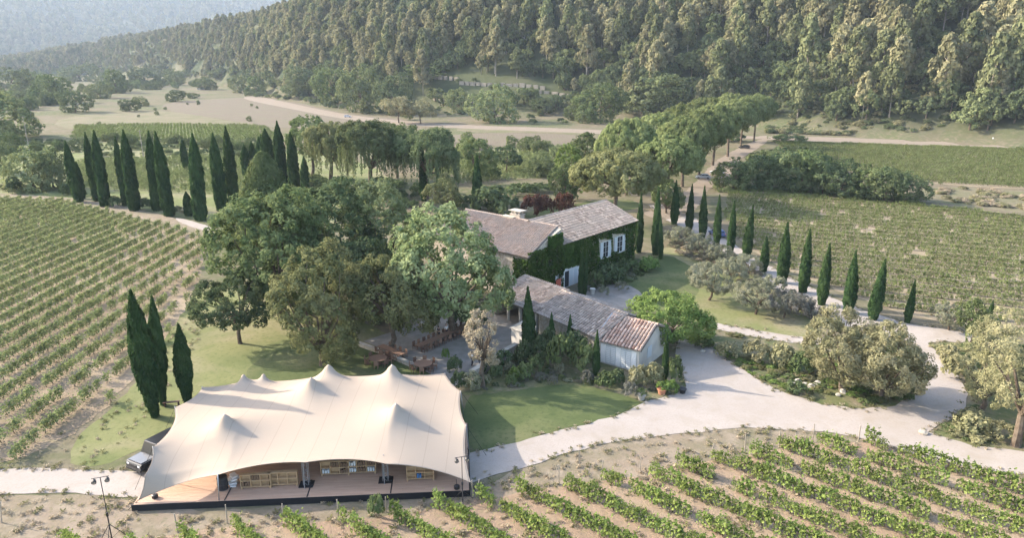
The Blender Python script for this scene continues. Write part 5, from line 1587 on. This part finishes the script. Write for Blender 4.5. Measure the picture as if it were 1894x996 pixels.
for (u, vb, vt, w, lab) in [(883, 388, 286, 20, 'lone dark cypress between the plane tree and the round shrub'), (785, 372, 272, 18, 'cypress rising in front of the broad willow'), (979, 655, 533, 25, 'tall cypress in front of the outbuilding roof'), (1020, 650, 580, 15, 'small cypress against the outbuilding roof, left one'),
                            (1053, 650, 583, 12, 'thin cypress against the outbuilding roof, right one'), (1102, 695, 612, 14, 'slim cypress at the left corner of the white pavilion'), (1229, 706, 616, 13, 'thin pale cypress among the flowers by the drive'), (1074, 548, 459, 12, 'right one of two slim cypresses against the ivy wall'),
                            (1081, 548, 466, 10, 'thinnest cypress hard against the ivy wall'), (1181, 468, 358, 13, 'tall cypress at the far right corner of the farmhouse'), (1212, 472, 348, 17, 'tall dark cypress between the farmhouse and the avenue'), (1222, 480, 400, 10, 'short slim cypress at the edge of the shaded lawn'),
                            (996, 535, 440, 15, 'cypress-like climber against the house wing wall')]:
    cypress(u, vb, vt, w, lab)

# ------------------------------------------------------------------ shrubs
BMESH = {}
def bushmesh(mat, var):
    k = (mat, var)
    if k not in BMESH:
        fine = mat in ('leaf_lavender', 'leaf_silver')
        BMESH[k] = bush_mb(300 + var, leaf=.12 if fine else .16, rc=.2 if fine else .25).mesh('shrub', mat)
    return BMESH[k]
def shrub(u, vb, w, vt, mat, label, group=None, i=[0]):
    p = G(u, vb); h = max(.3, float(ztop(p[0], p[1], vt))); r = w / FPX * float(depth(p[0], p[1])) / 2
    i[0] += 1
    o = link('shrub', bushmesh(mat, i[0] % 3), None, (p[0], p[1], 0), R.rand() * 6.28, label=label, cat='shrub', group=group)
    o.scale = (r * .95, r * .95, h / 1.15)
    return o
for a in [(918, 400, 95, 348, 'leaf_dark', 'big dark green round shrub between the lone cypress and the house chimney'), (985, 402, 48, 362, 'leaf_red', 'left dark red-leaved shrub behind the farmhouse roof'), (1008, 400, 36, 364, 'leaf_red', 'middle red-brown shrub behind the farmhouse roof'), (1042, 398, 44, 360, 'leaf_red', 'right dusty red shrub behind the farmhouse roof'),
          (1000, 672, 50, 628, 'leaf_dark', 'dark shrub in front of the outbuilding, left of the laurels'), (970, 672, 40, 634, 'leaf_dark', 'dark shrub at the foot of the tall cypress'), (1040, 684, 62, 624, 'leaf_mid', 'large laurel-like shrub in the middle of the outbuilding bed'), (1080, 690, 56, 634, 'leaf_mid', 'large laurel-like shrub beside the white pavilion'), (1015, 655, 40, 612, 'leaf_dark', 'dark shrub under the outbuilding eaves'),
          (866, 612, 80, 574, 'leaf_dark', 'dark shrub mass beneath the plane tree at the back of the terrace'), (824, 668, 16, 646, 'leaf_bright', 'small bright green shrub on the terrace gravel'), (842, 690, 30, 662, 'leaf_dark', 'dark green shrub at the tent-side end of the terrace'), (905, 690, 36, 662, 'leaf_dark', 'dark hedge shrub against the middle of the garden wall'), (932, 678, 34, 650, 'leaf_dark', 'dark hedge shrub against the right end of the garden wall'), (1062, 668, 50, 618, 'leaf_dark', 'tall dark shrub between the laurels and the outbuilding wall'), (955, 700, 30, 680, 'leaf_bright', 'fresh green mound between the two clipped balls'), (990, 690, 34, 660, 'leaf_mid', 'leafy shrub behind the widest clipped ball'),
          (942, 694, 24, 672, 'leaf_silver', 'clipped grey-green ball by the garden wall'), (971, 702, 34, 674, 'leaf_mid', 'clipped green ball, the widest along the lawn bed'), (1035, 694, 24, 670, 'leaf_silver', 'clipped grey-blue ball below the laurels'), (918, 700, 30, 676, 'leaf_dark', 'low dark shrub at the wall foot'), (945, 712, 26, 694, 'leaf_mid', 'low green mound at the edge of the front lawn bed'), (900, 712, 22, 694, 'leaf_silver', 'grey mound by the young beige tree'),
          (872, 722, 40, 688, 'leaf_silver', 'bluish shrub at the back right corner of the tent'), (850, 718, 34, 690, 'leaf_dark', 'dark shrub directly behind the tent corner'), (1000, 706, 24, 690, 'leaf_lavender', 'pale lavender clump left of the grey-blue ball'), (1022, 712, 22, 698, 'leaf_lavender', 'pale lavender clump below the grey-blue ball'), (1086, 712, 26, 688, 'leaf_lavender', 'pale grey bush left of the pavilion cypress'), (1118, 716, 46, 692, 'leaf_mid', 'leafy green bush under the pavilion windows'),
          (1140, 712, 30, 686, 'leaf_dark', 'dark bush at the pavilion corner'), (1166, 738, 32, 710, 'leaf_lavender', 'rounded pale grey bush at the tip of the lawn'), (1180, 714, 46, 680, 'leaf_bush_olive', 'olive flowering bush in front of the white pavilion'), (1206, 712, 40, 676, 'leaf_bush_olive', 'taller olive flowering bush near the drive'), (1244, 708, 36, 664, 'leaf_mid', 'green bush beside the drive behind the flower pots'), (1240, 728, 34, 706, 'leaf_bright', 'bright green low bush by the terracotta pot'),
          (1130, 525, 60, 492, 'leaf_dark', 'dark shrub at the foot of the ivy wall'), (1100, 535, 36, 505, 'leaf_mid', 'green shrub by the house terrace'), (1160, 505, 44, 480, 'leaf_mid', 'green shrub near the right end of the ivy wall'), (1200, 500, 46, 478, 'leaf_bright', 'leafy green clump on the shaded lawn edge'), (1150, 540, 30, 522, 'leaf_silver', 'silver shrub by the house terrace'), (1118, 548, 24, 530, 'leaf_silver', 'small silver clump on the house terrace'),
          (1300, 640, 40, 622, 'leaf_mid', 'low green shrub at the top of the island bed'), (1345, 662, 46, 636, 'leaf_bush_olive', 'olive shrub in the island bed left part'), (1400, 668, 60, 634, 'leaf_bush_olive', 'broad olive-green shrub in the island bed'), (1445, 676, 56, 640, 'leaf_bush_olive', 'bushy shrub just left of the huge bush'), (1480, 694, 50, 662, 'leaf_mid', 'green shrub at the foot of the huge bush'), (1470, 728, 40, 708, 'leaf_dark', 'low dark shrub at the island rim'),
          (1750, 664, 44, 640, 'leaf_bush_olive', 'low shrub with reddish tips across the loop'), (1770, 700, 60, 660, 'leaf_bush_olive', 'olive shrub on the right verge of the loop'), (1820, 740, 60, 690, 'leaf_yellow', 'pale shrub under the yellow-green tree'), (1860, 690, 70, 640, 'leaf_yellow', 'pale tall shrub behind the yellow-green tree'), (1800, 800, 70, 770, 'leaf_bush_olive', 'spreading low shrub by the road fork'), (1850, 812, 60, 786, 'leaf_bush_olive', 'low shrub at the foot of the leaning trunk'), (1808, 640, 50, 596, 'leaf_mid', 'green shrub by the right junction of the drive'),
          (1236, 452, 40, 430, 'leaf_silver', 'grey shrub at the start of the avenue'), (1284, 470, 44, 446, 'leaf_lavender', 'mauve-grey shrub along the avenue border'), (1318, 486, 40, 462, 'leaf_lavender', 'second mauve-grey shrub along the avenue border'), (1358, 500, 40, 478, 'leaf_silver', 'silver mound along the avenue border'), (1430, 540, 50, 510, 'leaf_silver', 'silver-grey mound below the short cypress'), (1480, 580, 60, 548, 'leaf_lavender', 'mauve-grey mound by the curved path'), (1300, 530, 36, 510, 'leaf_lavender', 'grey mound at the foot of the shaded olive'),
          (696, 962, 34, 918, 'leaf_mid', 'lone upright dark green sapling in front of the deck'), (30, 358, 26, 330, 'leaf_dark', 'low dark shrub at the left end of the cypress row'), (122, 362, 24, 340, 'leaf_dark', 'dark shrub before the first cypress'), (215, 384, 26, 366, 'leaf_dark', 'scrubby shrub between the fourth and fifth cypresses'), (270, 388, 24, 368, 'leaf_dark', 'scrubby shrub between the sixth and seventh cypresses'),
          (905, 330, 50, 312, 'leaf_mid', 'low hedge shrub behind the lone cypress'), (960, 362, 60, 340, 'leaf_mid', 'low green hedge shrub in the back garden'), (1000, 356, 50, 340, 'leaf_mid', 'second low hedge shrub in the back garden'), (1350, 262, 60, 246, 'leaf_dark', 'scrub under the far umbrella pines'), (1460, 262, 70, 250, 'leaf_mid', 'scrub by the end of the pine avenue'), (445, 845, 1, 845, None, None)][:-1]:
    shrub(*a)
# mixed hedge strip left of the cypresses and scrub line in the valley
def many(name, n, poly, mat, wr, hr, label, seed, thr=-.2):
    P = fill(poly, n, clump=14, thr=thr)
    scatter(name, np.concatenate([P, T(P[:, 0], P[:, 1])[:, None]], 1), R.uniform(*wr, len(P)), [bushmesh(m_, k_) for m_ in mat for k_ in (0, 1)], R, label=label, sz=hr)
many('undergrowth', 700, [(60, 262), (250, 256), (420, 268), (470, 300), (420, 300), (120, 292)], ['leaf_forest_dark', 'leaf_forest_broad'], (.8, 1.8), .8, 'scrub between the valley field and the cypress row', 1)
many('undergrowth', 420, [(0, 352), (120, 362), (240, 380), (380, 404), (380, 396), (240, 372), (120, 352), (0, 344)], ['leaf_dark', 'leaf_bush_olive'], (.6, 1.3), .8, 'scrubby strip under the cypress row', 2, -1)
many('undergrowth', 1600, [(700, 140), (860, 145), (1010, 155), (1060, 185), (1110, 236), (850, 224), (760, 200), (740, 160)], ['leaf_forest_dark', 'leaf_forest_broad'], (1.2, 3.0), .9, 'scrub on the terraced clearing', 3, -.12)
many('undergrowth', 2200, [(1400, 246), (1480, 220), (1620, 236), (1894, 248), (1960, 262), (1700, 256), (1500, 250)], ['leaf_forest_dark', 'leaf_bush_olive'], (1.0, 2.6), .7, 'scrub on the bank above the right track', 4, -.2)
many('undergrowth', 500, [(1560, 226), (1600, 200), (1894, 226), (1960, 250), (1894, 248)], ['leaf_forest_dark', 'leaf_forest_broad'], (2.0, 4.0), .9, 'undergrowth at the foot of the right slope', 5, -.3)
many('undergrowth', 600, [(450, 178), (560, 190), (640, 206), (700, 214), (760, 224), (760, 214), (640, 196), (540, 180), (450, 166)], ['leaf_forest_dark', 'leaf_forest_broad'], (2.0, 4.5), .9, 'undergrowth at the foot of the forest', 6, -.5)
many('undergrowth', 380, [(540, 330), (760, 340), (900, 372), (1000, 372), (980, 400), (700, 420), (560, 380)], ['leaf_mid', 'leaf_dark'], (.8, 1.8), .9, 'garden scrub behind the grove', 7, -.2)
many('undergrowth', 500, [(1715, 346), (1894, 356), (1990, 366), (1990, 392), (1894, 390), (1760, 376)], ['leaf_bush_olive', 'leaf_dry'], (.6, 1.4), .6, 'rough growth between the right vineyards', 8, 0)
many('ground_cover', 900, [(1268, 630), (1310, 612), (1400, 628), (1500, 646), (1690, 650), (1705, 700), (1680, 740), (1600, 750), (1500, 740), (1430, 715), (1370, 682), (1310, 645)], ['leaf_mid', 'leaf_bush_olive', 'leaf_grass', 'leaf_bright'], (.3, .7), .5, 'low planting in the island bed', 9, -.12)
many('ground_cover', 900, [(1720, 640), (1894, 645), (1990, 700), (1990, 860), (1894, 832), (1800, 822), (1722, 802), (1775, 775), (1798, 740), (1788, 700)], ['leaf_bush_olive', 'leaf_mid', 'leaf_yellow'], (.35, .9), .5, 'low planting on the right verge', 10, -.15)
many('ground_cover', 420, [(850, 722), (900, 690), (955, 665), (1100, 700), (1160, 712), (1250, 712), (1262, 722), (1195, 738), (1120, 716), (1060, 708), (1000, 710), (920, 722)], ['leaf_lavender', 'leaf_mid', 'leaf_silver', 'leaf_dark'], (.25, .55), .6, 'low planting along the front lawn bed', 11, -.2)
many('ground_cover', 500, [(1225, 440), (1270, 440), (1330, 468), (1400, 505), (1470, 545), (1520, 590), (1480, 590), (1400, 540), (1330, 500), (1250, 470)], ['leaf_lavender', 'leaf_silver', 'leaf_dry'], (.35, .9), .6, 'grey border planting along the avenue', 12, -.1)
many('ground_cover', 240, [(1090, 540), (1110, 500), (1180, 480), (1200, 505), (1150, 530)], ['leaf_mid', 'leaf_dark', 'leaf_silver'], (.35, .8), .7, 'flower bed planting at the foot of the ivy wall', 13, -.5)

def valley(n, poly, sc, label, thr=0):
    P = fill(poly, n, clump=60, thr=thr)
    ms = [LIB[(m_, k_)][0] for m_, k_ in LIB if m_ in ('leaf_forest_broad', 'leaf_forest_dark', 'leaf_mid')]
    scatter('trees', np.concatenate([P, T(P[:, 0], P[:, 1])[:, None]], 1), R.uniform(sc * .6, sc * 1.3, len(P)), ms, R, label=label)
valley(1500, [(-60, 166), (110, 160), (260, 148), (420, 140), (520, 158), (430, 148), (300, 138), (150, 128), (-60, 124)], 1.5, 'far belt of trees at the head of the valley', -.25)
valley(700, [(-60, 220), (60, 206), (140, 184), (260, 168), (420, 158), (280, 152), (100, 168), (-60, 180)], 1.1, 'trees and hedges along the far valley fields', .02)
valley(260, [(60, 268), (240, 258), (440, 266), (520, 276), (520, 284), (420, 278), (240, 270), (60, 282)], .42, 'hedge line between the valley field and the cypress row', -.1)
valley(90, [(280, 186), (420, 176), (520, 196), (640, 216), (600, 236), (300, 226), (120, 236), (100, 220)], .32, 'scattered bushes along the valley field margins', .2)
valley(60, [(-60, 262), (20, 250), (50, 262), (30, 290), (-60, 300)], .9, 'tree clump at the left edge beyond the vineyard', -1)
valley(90, [(800, 262), (1000, 272), (1040, 300), (1020, 330), (960, 320), (940, 285), (800, 272)], .6, 'scrubby trees behind the farmhouse garden', -.2)

# ------------------------------------------------------------------ terrace furniture, people, posts
def chair_mesh(mat):
    mb = MB()
    mb.box((0, 0, .45), (.46, .46, .05)).box((0, .22, .75), (.44, .05, .5))
    for a in (-1, 1):
        for b in (-1, 1): mb.box((a * .2, b * .2, .22), (.045, .045, .44))
        mb.box((a * .23, 0, .66), (.04, .4, .04)); mb.box((a * .23, -.18, .55), (.04, .04, .22))
    return mb.mesh('chair', mat)
CH = [chair_mesh('rattan'), chair_mesh('rattan_light')]
def chair(x, y, rz, lab, grp, k=0):
    return link('chair', CH[k], None, (x, y, .035), rz, label=lab, cat='chair', group=grp)
def long_table(u0, v0, u1, v1, lab, n, grp, w=1.0):
    a = G(u0, v0); b = G(u1, v1); l = float(np.linalg.norm(b - a)); rz = math.atan2(b[1] - a[1], b[0] - a[0]); c = (a + b) / 2
    e = empty('dining_table', (c[0], c[1], .035), rz, label=lab, cat='table')
    nb = 6
    for i in range(nb): MB().box((0, -w / 2 + w * (i + .5) / nb, .74), (l, w / nb - .015, .04)).obj('board', 'rattan_light', e)
    for s_ in np.linspace(-l / 2 + .3, l / 2 - .3, max(2, int(l / 2.5))):
        for q in (-1, 1): MB().box((s_, q * w * .38, .36), (.07, .07, .72)).obj('leg', 'rattan', e)
    d = (b - a) / l; nn = np.array([-d[1], d[0]])
    for i in range(n):
        for q in (-1, 1):
            p = a + d * (l * (i + .5) / n) + nn * q * (w / 2 + .32)
            chair(p[0], p[1], rz + (0 if q > 0 else math.pi) + R.normal() * .08, 'brown wooden chair along the %s' % grp, 'chairs along the ' + grp, i % 2)
long_table(772, 652, 868, 610, 'long brown dining table running across the terrace', 11, 'long table across the terrace')
long_table(704, 650, 744, 668, 'short dining table behind the low wall by the lawn', 4, 'short table behind the low wall')
def round_table(u, v, r, lab, n):
    p = G(u, v)
    e = empty('round_table', (p[0], p[1], .02), label=lab, cat='table', group='round tables behind the tent')
    MB().tube([[0, 0, .72], [0, 0, .76]], [r, r], 24).obj('table_top', 'rattan_light', e)
    MB().tube([[0, 0, 0], [0, 0, .04], [0, 0, .08], [0, 0, .72]], [.4, .4, .08, .08], 12).obj('pedestal', 'rattan', e)
    for i in range(n):
        a = i * 6.283 / n
        chair(p[0] + math.cos(a) * (r + .3), p[1] + math.sin(a) * (r + .3), a - math.pi / 2, 'wooden chair round the ' + lab.split(' with')[0], 'chairs of the ' + lab.split(' with')[0], 1 - (i % 2))
round_table(700, 674, 1.05, 'pinkish round table on the lawn with chairs close around it', 8)
round_table(783, 684, 1.05, 'brown round table at the terrace edge with chairs around it', 8)

def person(u, v, rz, top, legs, lab, arm=.35, hold=False):
    p = G(u, v)
    e = empty('person', (p[0], p[1], .035), rz, label=lab, cat='person')
    V = [(0, 0, .96), (0, 0, 1.18), (0, -.01, 1.40), (0, 0, 1.50), (0, 0, 1.60), (.18, 0, 1.40), (.26, .02, 1.13), (.27, -arm * .6, .98), (-.18, 0, 1.40), (-.26, .02, 1.13), (-.25, -arm * .3, .88), (.10, 0, .90), (.11, -.05, .50), (.11, .02, .07), (.11, -.12, .04), (-.10, 0, .90), (-.11, .06, .50), (-.12, .14, .07), (-.12, .02, .04)]
    E = [(0, 1), (1, 2), (2, 3), (3, 4), (2, 5), (5, 6), (6, 7), (2, 8), (8, 9), (9, 10), (0, 11), (11, 12), (12, 13), (13, 14), (0, 15), (15, 16), (16, 17), (17, 18)]
    rad = [.14, .13, .155, .055, .06, .065, .048, .032, .065, .048, .032, .095, .062, .042, .035, .095, .062, .042, .035]
    def sk(name, V, E, rad, mat):
        me = bpy.data.meshes.new(name); me.from_pydata(V, E, []); me.materials.append(MATS[mat])
        o = link(name, me, e)
        sm = o.modifiers.new('skin', 'SKIN'); me.skin_vertices.new() if not me.skin_vertices else None
        for i, r_ in enumerate(rad): me.skin_vertices[0].data[i].radius = (r_, r_ * .85)
        me.skin_vertices[0].data[0].use_root = True
        ss = o.modifiers.new('sub', 'SUBSURF'); ss.levels = 1; ss.render_levels = 1
        return o
    sk('body', V, E, rad, 'skin')
    sk('shirt', [V[0], V[1], V[2], V[5], V[6], V[8], V[9]], [(0, 1), (1, 2), (2, 3), (3, 4), (2, 5), (5, 6)], [.155, .148, .17, .08, .062, .08, .062], top)
    sk('trousers', [(0, 0, .98), V[11], V[12], V[13], V[15], V[16], V[17]], [(0, 1), (1, 2), (2, 3), (0, 4), (4, 5), (5, 6)], [.15, .108, .075, .056, .108, .075, .056], legs)
    hd = MB(); th = np.linspace(-1.5, 1.5, 9)
    hd.tube([[0, -.01, 1.66 + math.sin(t_) * .125] for t_ in th], [max(.01, math.cos(t_) * .088) for t_ in th], 12)
    hd.box((0, -.105, 1.65), (.025, .03, .045)).obj('head', 'skin', e, smooth=True)
    hr = MB(); hr.tube([[0, .022, 1.68 + math.sin(t_) * .125] for t_ in np.linspace(-.6, 1.5, 7)], [max(.01, math.cos(t_) * .095) for t_ in np.linspace(-.6, 1.5, 7)], 12)
    hr.obj('hair', 'hair_dark', e, smooth=True)
    for sx, ay_ in ((.27, -arm * .6), (-.25, -arm * .3)):
        z_ = .98 if sx > 0 else .88
        h_ = MB().box((sx, ay_ - .02, z_ - .05), (.035, .075, .09))
        for q in range(4): h_.tube([[sx + .002, ay_ - .05 + q * .02, z_ - .09], [sx + .008, ay_ - .055 + q * .02, z_ - .13], [sx - .005, ay_ - .06 + q * .02, z_ - .16 + abs(q - 1.5) * .006]], [.009, .008, .007], 5)
        h_.tube([[sx, ay_ - .06, z_ - .04], [sx - .01, ay_ - .09, z_ - .08]], [.011, .009], 5)
        h_.obj('hand', 'skin', e)
    return e
person(826, 624, .6, 'cloth_white', 'cloth_dark', 'person in a white shirt and dark trousers at the head of the long table')
person(812, 628, 2.4, 'cloth_dark', 'cloth_dark', 'person in dark clothes next to the white-shirted person')
person(886, 676, -1.0, 'cloth_dark', 'cloth_dark', 'person in black standing by the garden wall under the beige tree')
person(874, 678, 1.8, 'cloth_white', 'cloth_dark', 'person in white beside the one in black by the garden wall')

# pots by the drive
def pot(u, v, r, h, mat, lab, plant):
    p = G(u, v)
    e = empty('plant_pot', (p[0], p[1], .03), label=lab, cat='plant pot')
    MB().tube([[0, 0, 0], [0, 0, h * .9], [0, 0, h * .9], [0, 0, h], [0, 0, h * .98], [0, 0, h * .85]], [r * .7, r * .95, r * 1.08, r * 1.08, r * .9, r * .88], 14).obj('pot', mat, e)
    if plant:
        o = link('plant', bushmesh(plant, 1), e, (0, 0, h * .8)); o.scale = (r * 1.3, r * 1.3, r * 1.5)
pot(1186, 740, .45, .55, 'stone_cap', 'low pale stone pot at the corner of the front lawn bed', 'leaf_mid')
pot(1224, 730, .5, .6, 'terracotta', 'orange terracotta pot with a plant beside the drive', 'leaf_bright')
pot(1262, 728, .4, .5, 'black_metal', 'small black pot at the edge of the drive', None)
pot(1112, 540, .4, .6, 'stone_cap', 'pale urn on the house terrace', 'leaf_silver')
pot(1096, 545, .4, .9, 'plaster_pale', 'tall pale urn beside the slim cypresses', None)
p = G(318, 752)
e = empty('park_bench', (p[0], p[1], .02), .2, label='small brown bench between the two near cypress groups', cat='bench')
for q in range(3): MB().box((0, -.14 + q * .14, .45), (1.6, .12, .04)).obj('seat_board', 'rattan', e)
for q in (-1, 1): MB().box((q * .65, 0, .21), (.08, .4, .42)).obj('leg', 'rattan', e)
p = G(433, 897, ZP)
e = empty('cloth_pile', (p[0], p[1], ZP), .4, label='heap of pale folded cloths beside the dark drum under the tent', cat='cloth pile')
for q in range(6):
    MB().box((R.normal() * .12, R.normal() * .1, .08 + q * .15), (.55 + R.rand() * .3, .45, .13), R.rand() * 2).obj('folded_cloth', 'cloth_white', e)
# stones in the island bed and verge
for i, (u, v) in enumerate([(1464, 712), (1476, 706), (1488, 712), (1500, 704), (1512, 712), (1550, 733), (1562, 727), (1352, 654), (1500, 718), (1530, 700), (1708, 804), (1300, 652)]):
    p = G(u, v); rs = np.random.RandomState(i)
    s_ = rs.uniform(.3, .5)
    th = np.linspace(-1.4, 1.4, 6)
    mb = MB().tube([[rs.normal() * .03, 0, math.sin(t_) * s_ * .45 + .12] for t_ in th], [math.cos(t_) * s_ * rs.uniform(.8, 1.1) for t_ in th], 7)
    o = mb.obj('rock', 'stone_cap' if i != 10 else 'stone_wall', None, loc=(p[0], p[1], 0), rz=rs.rand() * 3, label='dark rock at the road fork' if i == 10 else 'pale rock among the plants of the island bed', cat='rock', group=None if i == 10 else 'rocks in the island bed')
# vineyard posts at the row heads
def post(x, y, h, lab, grp):
    o = MB().tube([[0, 0, -.1], [0, 0, h]], [.05, .042], 6).obj('vineyard_post', 'post_wood', None, loc=(x, y, 0), label=lab, cat='post', group=grp)
    o.rotation_euler = (R.normal() * .05, R.normal() * .05, 0)
dF = np.array([math.cos(math.radians(-42)), math.sin(math.radians(-42))]); nF = np.array([-dF[1], dF[0]])
WF = np.array([G(u, v) for u, v in VINE_F[2:18]])
sF = WF @ nF
WV = np.array([G(u, v) for u, v in VINE_F])
for bb in np.arange((WV @ nF).min(), (WV @ nF).max(), 3.0):
    for i in range(len(WF) - 1):
        if (sF[i] - bb) * (sF[i + 1] - bb) <= 0 and sF[i] != sF[i + 1]:
            q = (bb - sF[i]) / (sF[i + 1] - sF[i]); p = WF[i] + (WF[i + 1] - WF[i]) * q
            post(p[0] - dF[0] * .4, p[1] - dF[1] * .4, R.uniform(1.5, 1.9), 'weathered post at the head of a front vine row', 'posts at the front vine rows')
            break
for u, v, h in ((875, 922, 1.6), (3, 968, 1.8), (1072, 862, 1.6), (1470, 830, 1.6), (1614, 826, 1.5)):
    p = G(u, v); post(p[0], p[1], h, 'lone wooden stake on the dry verge', 'lone stakes on the verge')
# utility pole in the valley
for (u, v, vt, lab) in ((266, 296, 240, 'thin utility pole behind the cypress row'), (57, 292, 214, 'thin utility pole at the left edge of the valley')):
    p = G(u, v); h = float(ztop(p[0], p[1], vt))
    e = empty('utility_pole', (p[0], p[1], 0), label=lab, cat='utility pole')
    MB().tube([[0, 0, 0], [0, 0, h]], [.16, .1], 7).obj('pole', 'post_wood', e); MB().box((0, 0, h - .5), (1.6, .12, .12)).obj('crossarm', 'post_wood', e)
# white marker on the right track and terraces of pale rubble on the slope
p = G(1835, 266); MB().tube([[0, 0, 0], [0, 0, 2.6]], [.3, .25], 8).obj('marker_post', 'white_paint', None, loc=(p[0], p[1], 0), label='small white marker post beside the right-hand track', cat='post')

for i, (pl, h_, lab) in enumerate([([(735, 148), (790, 145), (850, 152)], 2.6, 'pale dry-stone terrace wall on the slope, uppermost left'), ([(850, 158), (900, 162), (960, 165), (1010, 168)], 3.4, 'pale dry-stone terrace wall in the middle of the clearing'), ([(985, 172), (1020, 176), (1060, 180)], 2.4, 'short pale terrace wall at the right of the clearing'), ([(800, 188), (850, 192), (880, 193)], 2.0, 'low terrace wall above the roadside oaks')]):
    W = [GT(u, v) for u, v in pl]
    e = empty('terrace_wall', W[0], label=lab, cat='wall')
    for a_, b_ in zip(W[:-1], W[1:]):
        a_, b_ = np.array(a_), np.array(b_); l = np.linalg.norm((b_ - a_)[:2]); n = max(1, int(l / 4.5))
        for k_ in range(n):
            c_ = a_ + (b_ - a_) * (k_ + .5) / n - np.array(W[0])
            MB().box((0, 0, h_ * .35 - .6), (l / n * R.uniform(.55, 1.0), 1.2, h_ * R.uniform(.4, .7) + 1.2)).obj('wall_section', 'bark_pale', e, loc=tuple(c_ + [0, 0, R.uniform(-.3, .3)]), rz=math.atan2(b_[1] - a_[1], b_[0] - a_[0]))

# ------------------------------------------------------------------ air
mh, th_, bh_ = newmat('haze_air')
th_.nodes.remove(bh_)
vo = N(th_, 'ShaderNodeVolumePrincipled')
vo.inputs['Color'].default_value = (.70, .82, 1, 1)
vo.inputs['Density'].default_value = .00009
vo.inputs['Anisotropy'].default_value = .0
th_.links.new(vo.outputs[0], th_.nodes['Material Output'].inputs['Volume'])
MB().box((0, 5200, 384), (20000, 12000, 772)).obj('haze', 'haze_air', kind='stuff', label='pale summer haze in the valley')
